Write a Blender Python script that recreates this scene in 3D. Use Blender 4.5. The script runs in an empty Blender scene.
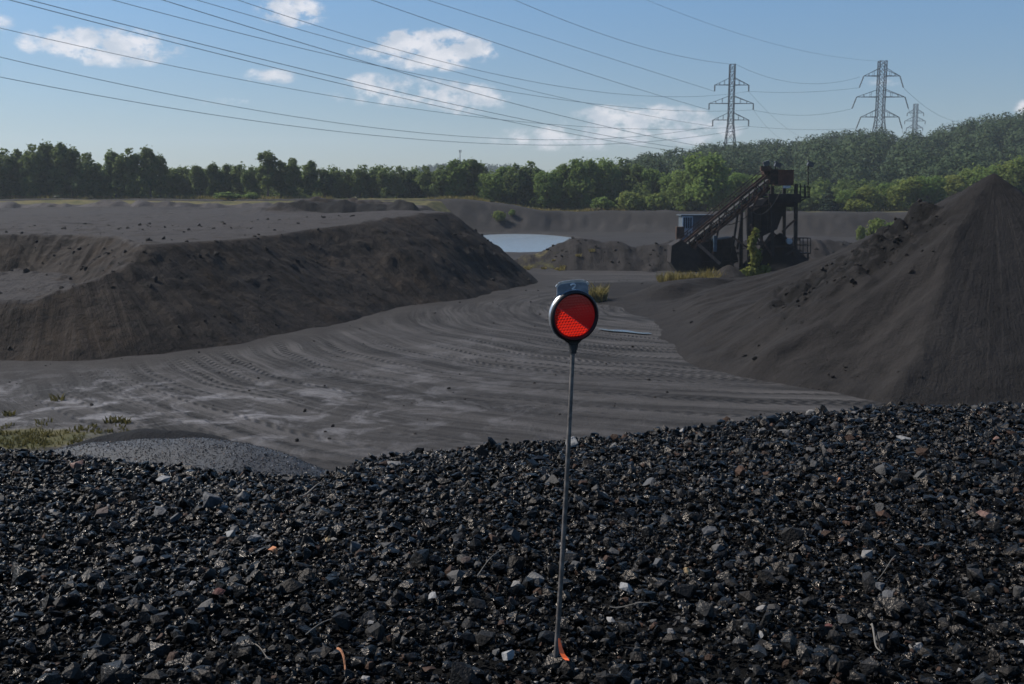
import bpy, bmesh, math, random
import numpy as np
from mathutils import Vector, Matrix

R = math.radians
SC = bpy.context.scene
COL = SC.collection
random.seed(7)
rng = np.random.default_rng(7)

# ------------------------------------------------------------------ camera, sky, sun, exposure
EYE = 9.5                    # eye height above the pit floor (metres)
PITCH = R(8.44)
cam_d = bpy.data.cameras.new('camera')
cam = bpy.data.objects.new('camera', cam_d)
COL.objects.link(cam)
cam.location = (0, 0, EYE)
cam.rotation_euler = (R(90) - PITCH, 0, 0)
cam_d.sensor_width = 36
cam_d.lens = 36
cam_d.clip_start = 0.1
cam_d.clip_end = 9000
cam_d.dof.use_dof = True
cam_d.dof.focus_distance = 3.6
cam_d.dof.aperture_fstop = 12.0
SC.camera = cam

SUN_EL, SUN_AZ = R(44), R(-72)     # azimuth measured from the view direction (+Y), negative = left
SKY_STRENGTH, SUN_STRENGTH, EXPOSURE = 0.082, 5.0, 0.35
SC.view_settings.view_transform = 'Standard'
SC.view_settings.look = 'None'
SC.view_settings.exposure = EXPOSURE
SC.view_settings.gamma = 1
SC.view_settings.use_curve_mapping = False
SC.render.engine = 'CYCLES'
SC.cycles.max_bounces = 6
SC.cycles.transparent_max_bounces = 8
SC.cycles.volume_bounces = 0
SC.cycles.use_denoising = True

world = bpy.data.worlds.new('World')
SC.world = world
world.use_nodes = True
wt = world.node_tree
wt.nodes.clear()


class NT:
    """small helper to write node trees"""
    def __init__(self, tree):
        self.t = tree

    def n(self, typ, **kw):
        nd = self.t.nodes.new(typ)
        for k, v in kw.items():
            setattr(nd, k, v)
        return nd

    def put(self, sock, v):
        if isinstance(v, bpy.types.NodeSocket):
            self.t.links.new(v, sock)
        elif v is not None:
            if hasattr(sock.default_value, '__len__') and not hasattr(v, '__len__'):
                v = [v] * len(sock.default_value)
            if hasattr(v, '__len__') and len(sock.default_value) == 4 and len(v) == 3:
                v = tuple(v) + (1,)
            sock.default_value = v

    def m(self, op, a, b=0.0, c=0.0, clamp=False):
        nd = self.n('ShaderNodeMath', operation=op)
        nd.use_clamp = clamp
        self.put(nd.inputs[0], a)
        self.put(nd.inputs[1], b)
        self.put(nd.inputs[2], c)
        return nd.outputs[0]

    def mix(self, f, a, b):
        nd = self.n('ShaderNodeMix', data_type='RGBA')
        self.put(nd.inputs['Factor'], f)
        self.put(nd.inputs[6], a)
        self.put(nd.inputs[7], b)
        return nd.outputs[2]

    def noise(self, vec, scale, detail=4, rough=0.55, dist=0.0):
        nd = self.n('ShaderNodeTexNoise')
        if vec is not None:
            self.put(nd.inputs['Vector'], vec)
        nd.inputs['Scale'].default_value = scale
        nd.inputs['Detail'].default_value = detail
        nd.inputs['Roughness'].default_value = rough
        nd.inputs['Distortion'].default_value = dist
        return nd.outputs[0]

    def ramp(self, v, lo, hi, smooth=True):
        nd = self.n('ShaderNodeMapRange')
        nd.interpolation_type = 'SMOOTHSTEP' if smooth else 'LINEAR'
        self.put(nd.inputs[0], v)
        nd.inputs[1].default_value = lo
        nd.inputs[2].default_value = hi
        return nd.outputs[0]

    def comb(self, x, y, z):
        nd = self.n('ShaderNodeCombineXYZ')
        self.put(nd.inputs[0], x)
        self.put(nd.inputs[1], y)
        self.put(nd.inputs[2], z)
        return nd.outputs[0]

    def sep(self, v):
        nd = self.n('ShaderNodeSeparateXYZ')
        self.put(nd.inputs[0], v)
        return nd.outputs

    def attr(self, name):
        return self.n('ShaderNodeAttribute', attribute_name=name)


# --- the sky: Nishita plus a few far cumulus clouds placed by compass direction
W = NT(wt)
sky = W.n('ShaderNodeTexSky', sky_type='NISHITA')
sky.sun_disc = False
sky.sun_elevation = SUN_EL
sky.sun_rotation = SUN_AZ
sky.altitude = 200
sky.air_density = 0.9
sky.dust_density = 0.35
sky.ozone_density = 2.5
dirn = W.n('ShaderNodeTexCoord').outputs['Generated']
dx, dy, dz = W.sep(dirn)
az = W.m('ARCTAN2', dx, dy)
el = W.m('ARCSINE', dz)
ae = W.comb(az, el, 0.0)


def ang(px, py):
    """compass direction and elevation of a point of the view"""
    u, v = (px - 512) / 1024, (342 - py) / 1024
    x, y, z = u, math.cos(PITCH) + v * math.sin(PITCH), -math.sin(PITCH) + v * math.cos(PITCH)
    return math.atan2(x, y), math.atan2(z, math.hypot(x, y))


CLOUDS = [(105, 46, 95, 24, .95), (60, 40, 50, 14, .6), (160, 56, 22, 10, .6), (292, 12, 44, 18, 1.0), (430, 50, 72, 25, 1.25),
          (470, 50, 36, 16, 1.0), (372, 52, 28, 9, .8), (400, 40, 18, 12, 1.0), (375, 88, 52, 18, .7), (465, 98, 52, 20, .95), (270, 76, 36, 10, .6),
          (225, 102, 36, 6, .4), (640, 122, 90, 22, .95), (575, 138, 110, 16, .7), (690, 130, 60, 18, .85), (400, 92, 90, 20, .6), (880, 84, 40, 12, .22),
          (1040, 108, 34, 14, .9), (-20, 20, 40, 16, .6), (1180, 60, 90, 30, 1), (-200, 70, 110, 28, 1)]
cl = None
for (px, py, w_, h_, amp) in CLOUDS:
    a0, e0 = ang(px, py)
    a1, _ = ang(px + w_, py)
    _, e1 = ang(px, py - h_)
    ex = W.m('MULTIPLY', W.m('SUBTRACT', az, a0), 1 / (a1 - a0))
    ey = W.m('MULTIPLY', W.m('SUBTRACT', el, e0), 1 / (e1 - e0))
    r2 = W.m('ADD', W.m('MULTIPLY', ex, ex), W.m('MULTIPLY', ey, ey))
    one = W.m('MULTIPLY', W.m('SUBTRACT', 1.0, r2, clamp=True), amp)
    cl = one if cl is None else W.m('MAXIMUM', cl, one)
cn = W.noise(W.comb(W.m('MULTIPLY', az, 1.0), W.m('MULTIPLY', el, 1.5), 0.0), 40, 7, .62)
cn_fine = W.noise(W.comb(az, W.m('MULTIPLY', el, 1.6), 3.0), 90, 4, .6)
dens = W.m('MULTIPLY', W.m('POWER', cl, .7), W.m('ADD', W.m('MULTIPLY', cn, 3.6), -1.0))
dens = W.m('SUBTRACT', dens, W.m('MULTIPLY', cn_fine, .4))
cmask = W.m('MULTIPLY', W.ramp(dens, .0, .60), .78)
cshade = W.noise(W.comb(az, W.m('ADD', W.m('MULTIPLY', el, 1.5), .012), 0.0), 34, 5, .55)
ccol = W.mix(W.ramp(cshade, .35, .65), (6.0, 6.3, 6.9), (9.4, 9.0, 9.1))
low = W.n('ShaderNodeMapRange')
W.put(low.inputs[0], el)
low.inputs[1].default_value, low.inputs[2].default_value = -.02, .34
low.inputs[3].default_value, low.inputs[4].default_value = .57, 1.06
skyc = W.n('ShaderNodeVectorMath', operation='SCALE')
W.put(skyc.inputs[0], sky.outputs[0])
W.put(skyc.inputs['Scale'], low.outputs[0])
blue = W.n('ShaderNodeMix', data_type='RGBA', blend_type='MULTIPLY')
blue.inputs[0].default_value = 1.0
W.put(blue.inputs[6], skyc.outputs[0])
W.put(blue.inputs[7], W.mix(W.ramp(el, .0, .30), (.95, 1.0, 1.06), (.77, 1.09, 1.25)))
skymix = W.mix(cmask, blue.outputs[2], ccol)
bg = W.n('ShaderNodeBackground')
W.put(bg.inputs[0], skymix)
bg.inputs[1].default_value = SKY_STRENGTH
wo = W.n('ShaderNodeOutputWorld')
wt.links.new(bg.outputs[0], wo.inputs[0])

sun_d = bpy.data.lights.new('sun', 'SUN')
sun_d.energy = SUN_STRENGTH
sun_d.angle = R(0.55)
sun_d.color = (1.0, .94, .86)
sun = bpy.data.objects.new('sun', sun_d)
COL.objects.link(sun)
sdir = Vector((math.sin(SUN_AZ) * math.cos(SUN_EL), math.cos(SUN_AZ) * math.cos(SUN_EL), math.sin(SUN_EL)))
sun.rotation_euler = sdir.to_track_quat('Z', 'Y').to_euler()
sun.location = sdir * 300


# ------------------------------------------------------------------ helpers
def at(px, py, y):
    """world point seen at a pixel of the photograph, at distance y in front of the eye"""
    u, v = (px - 512) / 1024, (342 - py) / 1024
    k = y / (math.cos(PITCH) + v * math.sin(PITCH))
    return Vector((u * k, y, EYE + k * (-math.sin(PITCH) + v * math.cos(PITCH))))


def on_z(px, py, z=0.0):
    """world point seen at a pixel, on the level z"""
    u, v = (px - 512) / 1024, (342 - py) / 1024
    d = Vector((u, math.cos(PITCH) + v * math.sin(PITCH), -math.sin(PITCH) + v * math.cos(PITCH)))
    return Vector((0, 0, EYE)) + d * ((z - EYE) / d.z)


def hash2(ix, iy, seed):
    h = (ix.astype(np.int64) * 374761393 + iy.astype(np.int64) * 668265263 + seed * 1442695041) & 0xffffffff
    h = ((h ^ (h >> 13)) * 1274126177) & 0xffffffff
    h = (h ^ (h >> 16)) & 0xffffffff
    return h / 4294967295.0


def vn(x, y, seed=0):
    """value noise, -1..1"""
    x, y = np.asarray(x, float), np.asarray(y, float)
    ix, iy = np.floor(x), np.floor(y)
    fx, fy = x - ix, y - iy
    fx, fy = fx * fx * fx * (fx * (fx * 6 - 15) + 10), fy * fy * fy * (fy * (fy * 6 - 15) + 10)
    a, b = hash2(ix, iy, seed), hash2(ix + 1, iy, seed)
    c, d = hash2(ix, iy + 1, seed), hash2(ix + 1, iy + 1, seed)
    return ((a + (b - a) * fx) * (1 - fy) + (c + (d - c) * fx) * fy) * 2 - 1


def fbm(x, y, oct=4, seed=0, gain=.5):
    s, a, t = 0, 1.0, 0
    for i in range(oct):
        s = s + a * vn(x * 2 ** i + 17.3 * i, y * 2 ** i - 9.1 * i, seed + i)
        t += a
        a *= gain
    return s / t


def sst(v, a, b):
    t = np.clip((v - a) / (b - a), 0, 1)
    return t * t * (3 - 2 * t)


def smin(a, b, k):
    h = np.clip(.5 + .5 * (b - a) / k, 0, 1)
    return b + (a - b) * h - k * h * (1 - h)


def poly_dist(x, y, pts):
    """distance to a polyline"""
    d = np.full(np.shape(x), 1e9)
    for (ax, ay), (bx, by) in zip(pts[:-1], pts[1:]):
        ux, uy = bx - ax, by - ay
        t = np.clip(((x - ax) * ux + (y - ay) * uy) / (ux * ux + uy * uy), 0, 1)
        d = np.minimum(d, np.hypot(x - ax - t * ux, y - ay - t * uy))
    return d


def in_poly(x, y, pts):
    r = np.zeros(np.shape(x), bool)
    n = len(pts)
    for i in range(n):
        (ax, ay), (bx, by) = pts[i], pts[(i + 1) % n]
        c = ((ay > y) != (by > y)) & (x < (bx - ax) * (y - ay) / (by - ay + 1e-12) + ax)
        r ^= c
    return r


def link(o, parent=None):
    COL.objects.link(o)
    if parent is not None:
        o.parent = parent
    return o


def tag(o, label=None, cat=None, group=None, kind=None):
    for k, v in (('label', label), ('category', cat), ('group', group), ('kind', kind)):
        if v:
            o[k] = v
    return o


def empty(name, loc=(0, 0, 0), rz=0):
    o = bpy.data.objects.new(name, None)
    o.location = loc
    o.rotation_euler = (0, 0, rz)
    o.empty_display_size = .3
    return link(o)


def mesh_np(name, verts, faces, mats=None, smooth=False, fmat=None, attrs=None):
    """mesh from numpy arrays; faces (n,3) or (n,4)"""
    verts = np.asarray(verts, np.float32)
    faces = np.asarray(faces, np.int32)
    me = bpy.data.meshes.new(name)
    me.vertices.add(len(verts))
    me.vertices.foreach_set('co', verts.ravel())
    k = faces.shape[1]
    me.loops.add(faces.size)
    me.loops.foreach_set('vertex_index', faces.ravel())
    me.polygons.add(len(faces))
    me.polygons.foreach_set('loop_start', np.arange(0, faces.size, k, dtype=np.int32))
    me.polygons.foreach_set('loop_total', np.full(len(faces), k, np.int32))
    me.polygons.foreach_set('use_smooth', np.full(len(faces), smooth))
    for m in (mats or []):
        me.materials.append(m)
    if fmat is not None:
        me.polygons.foreach_set('material_index', np.asarray(fmat, np.int32))
    me.update(calc_edges=True)
    for an, av in (attrs or {}).items():
        av = np.asarray(av, np.float32)
        if av.ndim == 1:
            a = me.attributes.new(an, 'FLOAT', 'POINT')
            a.data.foreach_set('value', av)
        else:
            a = me.attributes.new(an, 'FLOAT_VECTOR', 'POINT')
            a.data.foreach_set('vector', av.ravel())
    me.validate()
    return me


def grid_mesh(name, X, Y, Z, mat, keep=None, attrs=None):
    """heightfield over a curvilinear grid; KEEP drops quads"""
    nr, nc = X.shape
    v = np.stack([X, Y, Z], -1).reshape(-1, 3)
    i = np.arange(nr * nc).reshape(nr, nc)
    f = np.stack([i[:-1, :-1], i[:-1, 1:], i[1:, 1:], i[1:, :-1]], -1).reshape(-1, 4)
    if keep is not None:
        kq = (keep[:-1, :-1] | keep[:-1, 1:] | keep[1:, 1:] | keep[1:, :-1]).reshape(-1)
        f = f[kq]
        used = np.unique(f)
        rm = np.full(len(v), -1)
        rm[used] = np.arange(len(used))
        v, f = v[used], rm[f]
        attrs = {k: np.asarray(a).reshape(len(rm), -1).squeeze()[used] for k, a in (attrs or {}).items()}
    else:
        attrs = {k: np.asarray(a).reshape(nr * nc, -1).squeeze() for k, a in (attrs or {}).items()}
    return mesh_np(name, v, f, [mat], True, None, attrs)


class MB:
    """collects boxes, bars, tubes and lathes, then links them as ONE mesh object"""
    def __init__(self):
        self.bm = bmesh.new()
        self.mi = 0

    def face(self, vs):
        try:
            f = self.bm.faces.new(vs)
            f.material_index = self.mi
            return f
        except ValueError:
            return None

    def box(self, c, s, rot=None):
        vs = []
        for dx in (-.5, .5):
            for dy in (-.5, .5):
                for dz in (-.5, .5):
                    p = Vector((dx * s[0], dy * s[1], dz * s[2]))
                    if rot is not None:
                        p = rot @ p
                    vs.append(self.bm.verts.new(p + Vector(c)))
        for q in ((0, 1, 3, 2), (4, 6, 7, 5), (0, 4, 5, 1), (2, 3, 7, 6), (0, 2, 6, 4), (1, 5, 7, 3)):
            self.face([vs[i] for i in q])
        return self

    def bar(self, a, b, w, h=None):
        """square bar from a to b"""
        a, b = Vector(a), Vector(b)
        d = b - a
        if d.length < 1e-6:
            return self
        q = d.to_track_quat('Z', 'Y').to_matrix()
        return self.box((a + b) / 2, (w, h or w, d.length), q)

    def tube(self, pts, r, n=6, cap=True):
        pts = [Vector(p) for p in pts]
        rs = r if hasattr(r, '__len__') else [r] * len(pts)
        rings = []
        for i, p in enumerate(pts):
            t = (pts[min(i + 1, len(pts) - 1)] - pts[max(i - 1, 0)]).normalized()
            up = Vector((0, 0, 1)) if abs(t.z) < .95 else Vector((1, 0, 0))
            s = t.cross(up).normalized()
            q = s.cross(t)
            rings.append([self.bm.verts.new(p + (s * math.cos(2 * math.pi * k / n) + q * math.sin(2 * math.pi * k / n)) * rs[i]) for k in range(n)])
        for A, B in zip(rings[:-1], rings[1:]):
            for k in range(n):
                self.face([A[k], A[(k + 1) % n], B[(k + 1) % n], B[k]])
        if cap:
            self.face(list(reversed(rings[0])))
            self.face(rings[-1])
        return self

    def prism(self, poly, y0, y1):
        """polygon in x/z extruded along y"""
        A = [self.bm.verts.new((x, y0, z)) for x, z in poly]
        B = [self.bm.verts.new((x, y1, z)) for x, z in poly]
        self.face(A)
        self.face(list(reversed(B)))
        n = len(poly)
        for i in range(n):
            self.face([A[i], B[i], B[(i + 1) % n], A[(i + 1) % n]])
        return self

    def lathe_y(self, prof, n=48, closed=False):
        """profile (radius, y) spun round the y axis"""
        rings = []
        for r, y in prof:
            if r < 1e-6:
                rings.append([self.bm.verts.new((0, y, 0))])
            else:
                rings.append([self.bm.verts.new((r * math.cos(2 * math.pi * k / n), y, r * math.sin(2 * math.pi * k / n))) for k in range(n)])
        prs = list(zip(rings[:-1], rings[1:])) + ([(rings[-1], rings[0])] if closed else [])
        for A, B in prs:
            for k in range(n):
                k2 = (k + 1) % n
                if len(A) == 1:
                    self.face([A[0], B[k], B[k2]])
                elif len(B) == 1:
                    self.face([A[k], A[k2], B[0]])
                else:
                    self.face([A[k], A[k2], B[k2], B[k]])
        return self

    def build(self, name, mat, parent=None, smooth=False, offset=None, bevel=0):
        bmesh.ops.recalc_face_normals(self.bm, faces=self.bm.faces[:])
        me = bpy.data.meshes.new(name)
        if offset is not None:
            bmesh.ops.translate(self.bm, verts=self.bm.verts[:], vec=-Vector(offset))
        self.bm.to_mesh(me)
        self.bm.free()
        for m in (mat if isinstance(mat, (list, tuple)) else [mat]):
            me.materials.append(m)
        if smooth:
            me.shade_smooth()
            try:
                me.set_sharp_from_angle(angle=R(40))
            except Exception:
                pass
        o = link(bpy.data.objects.new(name, me), parent)
        if bevel:
            b = o.modifiers.new('bevel', 'BEVEL')
            b.width = bevel
            b.segments = 2
        return o


# ------------------------------------------------------------------ materials
def new_mat(name):
    m = bpy.data.materials.new(name)
    m.use_nodes = True
    m.node_tree.nodes.clear()
    t = NT(m.node_tree)
    out = t.n('ShaderNodeOutputMaterial')
    return m, t, out


def principled(t, out, col, rough=.7, spec=.5, metal=0.0, bump=None, bs=.5, bd=.02):
    p = t.n('ShaderNodeBsdfPrincipled')
    t.put(p.inputs['Base Color'], col)
    t.put(p.inputs['Roughness'], rough)
    t.put(p.inputs['Specular IOR Level'], spec)
    p.inputs['Metallic'].default_value = metal
    if bump is not None:
        b = t.n('ShaderNodeBump')
        b.inputs['Strength'].default_value = bs
        b.inputs['Distance'].default_value = bd
        t.put(b.inputs['Height'], bump)
        t.put(p.inputs['Normal'], b.outputs[0])
    if out is not None:
        t.t.links.new(p.outputs[0], out.inputs[0])
    return p


def worn(name, a, b, scale=3.0, rough=.7, spec=.3, metal=0.0, bs=.3, bd=.01, lo=.4, hi=.62):
    """two-tone weathered surface"""
    m, t, out = new_mat(name)
    co = t.n('ShaderNodeTexCoord').outputs['Object']
    f = t.ramp(t.noise(co, scale, 6, .65, .3), lo, hi)
    principled(t, out, t.mix(f, a, b), rough, spec, metal, t.noise(co, scale * 8, 4), bs, bd)
    return m


def earth(name, a, b, dark, dark_amt=.5, fine=6.0, streak=None, clod=.5, brown=None, grass=False, sk=.75, damp=False):
    """coal dirt: mottled, dark damp patches, grainy bump; STREAK = name of a (across, down) attribute for run-off stripes"""
    m, t, out = new_mat(name)
    geo = t.n('ShaderNodeNewGeometry')
    pos = geo.outputs['Position']
    big = t.noise(pos, .16, 5, .6)
    mid = t.noise(pos, .9, 6, .65)
    fin = t.noise(pos, fine, 5, .7)
    col = t.mix(t.ramp(big, .35, .65), a, b)
    if brown is not None:
        col = t.mix(t.m('MULTIPLY', t.ramp(t.noise(pos, .22, 3, .5, .5), .45, .7), .8), col, brown)
    if streak:
        uv = t.attr(streak).outputs['Vector']
        ux, uy, uz = t.sep(uv)
        st = t.noise(t.comb(t.m('MULTIPLY', ux, 1.6), t.m('MULTIPLY', uy, .09), 0.0), 1.0, 6, .7, .2)
        col = t.mix(t.m('MULTIPLY', t.ramp(st, .42, .68), sk), col, tuple(c * 1.5 for c in b))
        col = t.mix(t.m('MULTIPLY', t.ramp(st, .5, .3), sk * .8), col, dark)
    col = t.mix(t.m('MULTIPLY', t.ramp(mid, .5, .68), dark_amt), col, dark)
    col = t.mix(t.m('MULTIPLY', t.ramp(fin, .55, .75), .35), col, tuple(c * 2.0 for c in b))
    hgt = t.m('ADD', t.m('MULTIPLY', mid, clod), t.m('MULTIPLY', fin, .25))
    if streak:
        hgt = t.m('ADD', hgt, t.m('MULTIPLY', st, sk * .8))
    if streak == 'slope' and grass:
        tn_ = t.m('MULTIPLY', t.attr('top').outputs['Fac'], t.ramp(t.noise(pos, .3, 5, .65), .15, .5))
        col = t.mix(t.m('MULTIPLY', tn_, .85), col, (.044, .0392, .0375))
    if damp:  # dark blotches: damp crust plus the shadows among its clods, painted into the colour
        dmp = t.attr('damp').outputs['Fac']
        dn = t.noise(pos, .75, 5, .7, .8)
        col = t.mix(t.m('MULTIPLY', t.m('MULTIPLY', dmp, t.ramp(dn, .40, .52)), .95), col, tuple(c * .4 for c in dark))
    if grass:
        g = t.attr('grass').outputs['Fac']
        gm = t.ramp(t.m('ADD', g, t.m('MULTIPLY', t.m('SUBTRACT', mid, .5), .9)), .35, .6)
        gcol = t.mix(t.ramp(t.noise(pos, .35, 4), .35, .65), (.055, .055, .02), (.11, .092, .04))
        col = t.mix(gm, col, gcol)
    principled(t, out, col, .92, .12, 0, hgt, .9, .35)
    return m


# coal dirt of the pit floor, with tyre tracks that follow the haul road
def floor_material():
    m, t, out = new_mat('pit_floor_dirt')
    geo = t.n('ShaderNodeNewGeometry')
    pos = geo.outputs['Position']
    s, w, mask = t.sep(t.attr('road').outputs['Vector'])
    dust = t.attr('dust').outputs['Fac']
    grass = t.attr('grass').outputs['Fac']
    big = t.noise(pos, .13, 5, .6)
    mid = t.noise(pos, .8, 6, .65)
    fin = t.noise(pos, 7.0, 5, .7)
    wob = t.m('MULTIPLY', t.m('SUBTRACT', t.noise(pos, .06, 2), .5), 3.0)
    ww = t.m('ADD', w, wob)
    lane = t.noise(t.comb(t.m('MULTIPLY', ww, .8), t.m('MULTIPLY', s, .045), 0.0), 1.0, 7, .72)
    lane2 = t.noise(t.comb(t.m('MULTIPLY', ww, 3.6), t.m('MULTIPLY', s, .14), 5.0), 1.0, 5, .68)
    tread_on = t.ramp(t.noise(t.comb(t.m('MULTIPLY', ww, 1.5), t.m('MULTIPLY', s, .035), 9.0), 1.0, 2, .5), .5, .62)
    tread = t.m('MULTIPLY', t.m('MULTIPLY_ADD', t.m('SINE', t.m('ADD', t.m('MULTIPLY', s, 12.0), t.m('MULTIPLY', t.m('PINGPONG', ww, .4), 9.0))), .5, .5), tread_on)
    col = t.mix(t.ramp(big, .35, .65), (.023, .0204, .0192), (.031, .0280, .0265))
    col = t.mix(t.m('MULTIPLY', t.ramp(mid, .45, .7), .6), col, (.0175, .0158, .0152))
    track_c = t.mix(t.ramp(lane, .38, .64), (.0125, .0115, .011), (.074, .0685, .066))
    col = t.mix(t.m('MULTIPLY', mask, .85), col, track_c)
    col = t.mix(t.m('MULTIPLY', t.m('MULTIPLY', mask, t.ramp(lane2, .52, .72)), .55), col, (.085, .081, .08))
    col = t.mix(t.m('MULTIPLY', t.m('MULTIPLY', mask, tread), .8), col, (.0085, .008, .008))
    # a second set of wheel tracks crossing the first, broken into patches
    px_, py_, pz_ = t.sep(pos)
    w2 = t.m('ADD', t.m('ADD', t.m('MULTIPLY', px_, .86), t.m('MULTIPLY', py_, .5)), t.m('MULTIPLY', t.m('SUBTRACT', t.noise(pos, .05, 2), .5), 9.0))
    s2 = t.m('ADD', t.m('MULTIPLY', px_, -.5), t.m('MULTIPLY', py_, .86))
    x2 = t.noise(t.comb(t.m('MULTIPLY', w2, 1.3), t.m('MULTIPLY', s2, .03), 2.0), 1.0, 4, .6)
    on2 = t.m('MULTIPLY', t.ramp(t.noise(pos, .075, 3), .54, .68), t.ramp(mask, .05, .4))
    col = t.mix(t.m('MULTIPLY', on2, .75), col, t.mix(t.ramp(x2, .42, .62), (.015, .0142, .014), (.058, .055, .054)))
    d1 = t.noise(pos, .42, 8, .72, .7)
    dm = t.m('MULTIPLY', dust, t.ramp(d1, .47, .66))
    col = t.mix(t.m('MULTIPLY', dm, .8), col, (.2, .193, .2))
    col = t.mix(t.m('MULTIPLY', t.ramp(fin, .55, .75), .3), col, (.055, .052, .051))
    gm = t.ramp(t.m('ADD', grass, t.m('MULTIPLY', t.m('SUBTRACT', mid, .5), .9)), .4, .65)
    gcol = t.mix(t.ramp(t.noise(pos, .35, 4), .35, .65), (.042, .044, .016), (.095, .08, .035))
    col = t.mix(gm, col, gcol)
    h = t.m('ADD', t.m('MULTIPLY', mid, .35), t.m('MULTIPLY', fin, .2))
    rut = t.m('ADD', t.m('MULTIPLY', lane, .12), t.m('ADD', t.m('MULTIPLY', lane2, .10), t.m('MULTIPLY', tread, -.3)))
    h = t.m('ADD', t.m('ADD', h, t.m('MULTIPLY', t.m('MULTIPLY', x2, on2), .3)), t.m('MULTIPLY', rut, mask))
    principled(t, out, col, .9, .15, 0, h, .9, .3)
    return m


def coal_material():
    m, t, out = new_mat('glossy_black_coal')
    co = t.n('ShaderNodeNewGeometry').outputs['Position']
    tint = t.attr('tint').outputs['Vector']
    rnd = t.attr('gloss').outputs['Fac']
    n1 = t.noise(co, 60, 5, .6)
    n2 = t.noise(co, 190, 3, .6)
    col = t.mix(t.m('MULTIPLY', t.ramp(n1, .5, .75), .45), tint, (.016, .0148, .014))
    rough = t.m('ADD', rnd, t.m('MULTIPLY', n2, .25))
    hs = []
    for sc_ in (75, 190):
        vo = t.n('ShaderNodeTexVoronoi')
        t.put(vo.inputs['Vector'], co)
        vo.inputs['Scale'].default_value = sc_
        hs.append(vo.outputs['Distance'])
    hh = t.m('ADD', t.m('ADD', hs[0], t.m('MULTIPLY', hs[1], .5)), t.m('MULTIPLY', n1, .7))
    pcoal = principled(t, out, col, rough, .19, 0, hh, .5, .006)
    pcoal.inputs['Specular Tint'].default_value = (1.0, .88, .77, 1)
    return m


def stone_material(name, col, col2, rough=.75):
    m, t, out = new_mat(name)
    co = t.n('ShaderNodeTexCoord').outputs['Object']
    f = t.ramp(t.noise(co, 2.2, 5, .65), .35, .68)
    principled(t, out, t.mix(f, col, col2), rough, .3, 0, t.noise(co, 9, 5), .6, .1)
    return m


def leaf_material(name, c1, c2, c3, trans=.35):
    m, t, out = new_mat(name)
    f = t.attr('hue').outputs['Fac']
    oi = t.n('ShaderNodeObjectInfo').outputs['Random']
    col = t.mix(f, c1, c2)
    col = t.mix(t.m('MULTIPLY', oi, .65), col, c3)
    p = principled(t, None, col, .75, .12)
    tr = t.n('ShaderNodeBsdfTranslucent')
    t.put(tr.inputs[0], t.mix(.5, col, tuple(c * 1.5 for c in c3)))
    mx = t.n('ShaderNodeMixShader')
    mx.inputs[0].default_value = trans
    t.t.links.new(p.outputs[0], mx.inputs[1])
    t.t.links.new(tr.outputs[0], mx.inputs[2])
    t.t.links.new(mx.outputs[0], out.inputs[0])
    return m


def plain(name, col, rough=.6, spec=.4, metal=0.0):
    m, t, out = new_mat(name)
    co = t.n('ShaderNodeTexCoord').outputs['Object']
    n_ = t.noise(co, 5, 4)
    principled(t, out, t.mix(t.m('MULTIPLY', n_, .5), col, tuple(c * .6 for c in col)), rough, spec, metal)
    return m


M_FLOOR = floor_material()
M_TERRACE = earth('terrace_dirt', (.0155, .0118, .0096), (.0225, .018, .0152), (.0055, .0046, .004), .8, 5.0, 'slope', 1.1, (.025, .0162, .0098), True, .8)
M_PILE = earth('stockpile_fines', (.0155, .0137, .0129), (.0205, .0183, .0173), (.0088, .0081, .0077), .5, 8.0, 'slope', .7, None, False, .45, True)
M_MOUND = earth('mound_dirt', (.0165, .0145, .0137), (.024, .0213, .0203), (.009, .0083, .0078), .6, 4.0, 'slope', .6, None, True, .5)
M_HEAPBED = earth('coal_bed', (.005, .005, .005), (.008, .0078, .0076), (.003, .003, .003), .5, 30.0)
M_COAL = coal_material()
M_WATER, _t, _o = new_mat('pond_water')
_p = _t.n('ShaderNodeNewGeometry').outputs['Position']
principled(_t, _o, (.20, .24, .27), .22, 1.0, 0, _t.noise(_p, 1.4, 4), 1.0, .25)
M_PUDDLE, _t, _o = new_mat('puddle_water')
principled(_t, _o, (.06, .06, .06), .12, 1.0, 0, _t.noise(_t.n('ShaderNodeNewGeometry').outputs['Position'], 3, 3), .5, .03)
M_DARKLEAF = leaf_material('dark_leaves', (.048, .080, .026), (.094, .136, .038), (.108, .136, .044), .5)
M_MIDLEAF = leaf_material('mid_green_leaves', (.065, .118, .026), (.11, .17, .04), (.13, .17, .045), .48)
M_BRIGHTLEAF = leaf_material('bright_green_leaves', (.08, .125, .026), (.125, .17, .038), (.16, .165, .045), .45)
M_HILLLEAF = leaf_material('hillside_leaves', (.014, .032, .017), (.040, .066, .026), (.046, .066, .026), .12)
M_CONIFER = leaf_material('conifer_needles', (.012, .026, .014), (.022, .04, .02), (.02, .035, .02), .15)
M_DRYGRASS = leaf_material('dry_grass_blades', (.13, .105, .034), (.2, .16, .055), (.16, .135, .045), .3)
M_WEED = leaf_material('weed_leaves', (.062, .054, .017), (.10, .082, .027), (.078, .07, .022), .3)
M_CREEPER = leaf_material('creeper_leaves', (.09, .11, .025), (.17, .17, .04), (.14, .15, .035), .4)
M_BARK = worn('bark', (.05, .042, .035), (.10, .088, .075), 2.0, .9)
M_PYLON = worn('galvanised_lattice', (.010, .013, .016), (.018, .021, .025),   .6, .75, .2, .0)
M_WIRE = plain('conductor_wire', (.12, .165, .21), .7, .2)
M_INSUL = plain('brown_insulator', (.07, .06, .055), .35, .5)
M_RUST = worn('rusty_steel', (.026, .018, .015), (.085, .046, .033), 1.4, .85, .25, .1)
M_DARKSTEEL = worn('dark_steel', (.009, .008, .008), (.025, .019, .0165), 1.2, .8, .3, .1)
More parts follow.
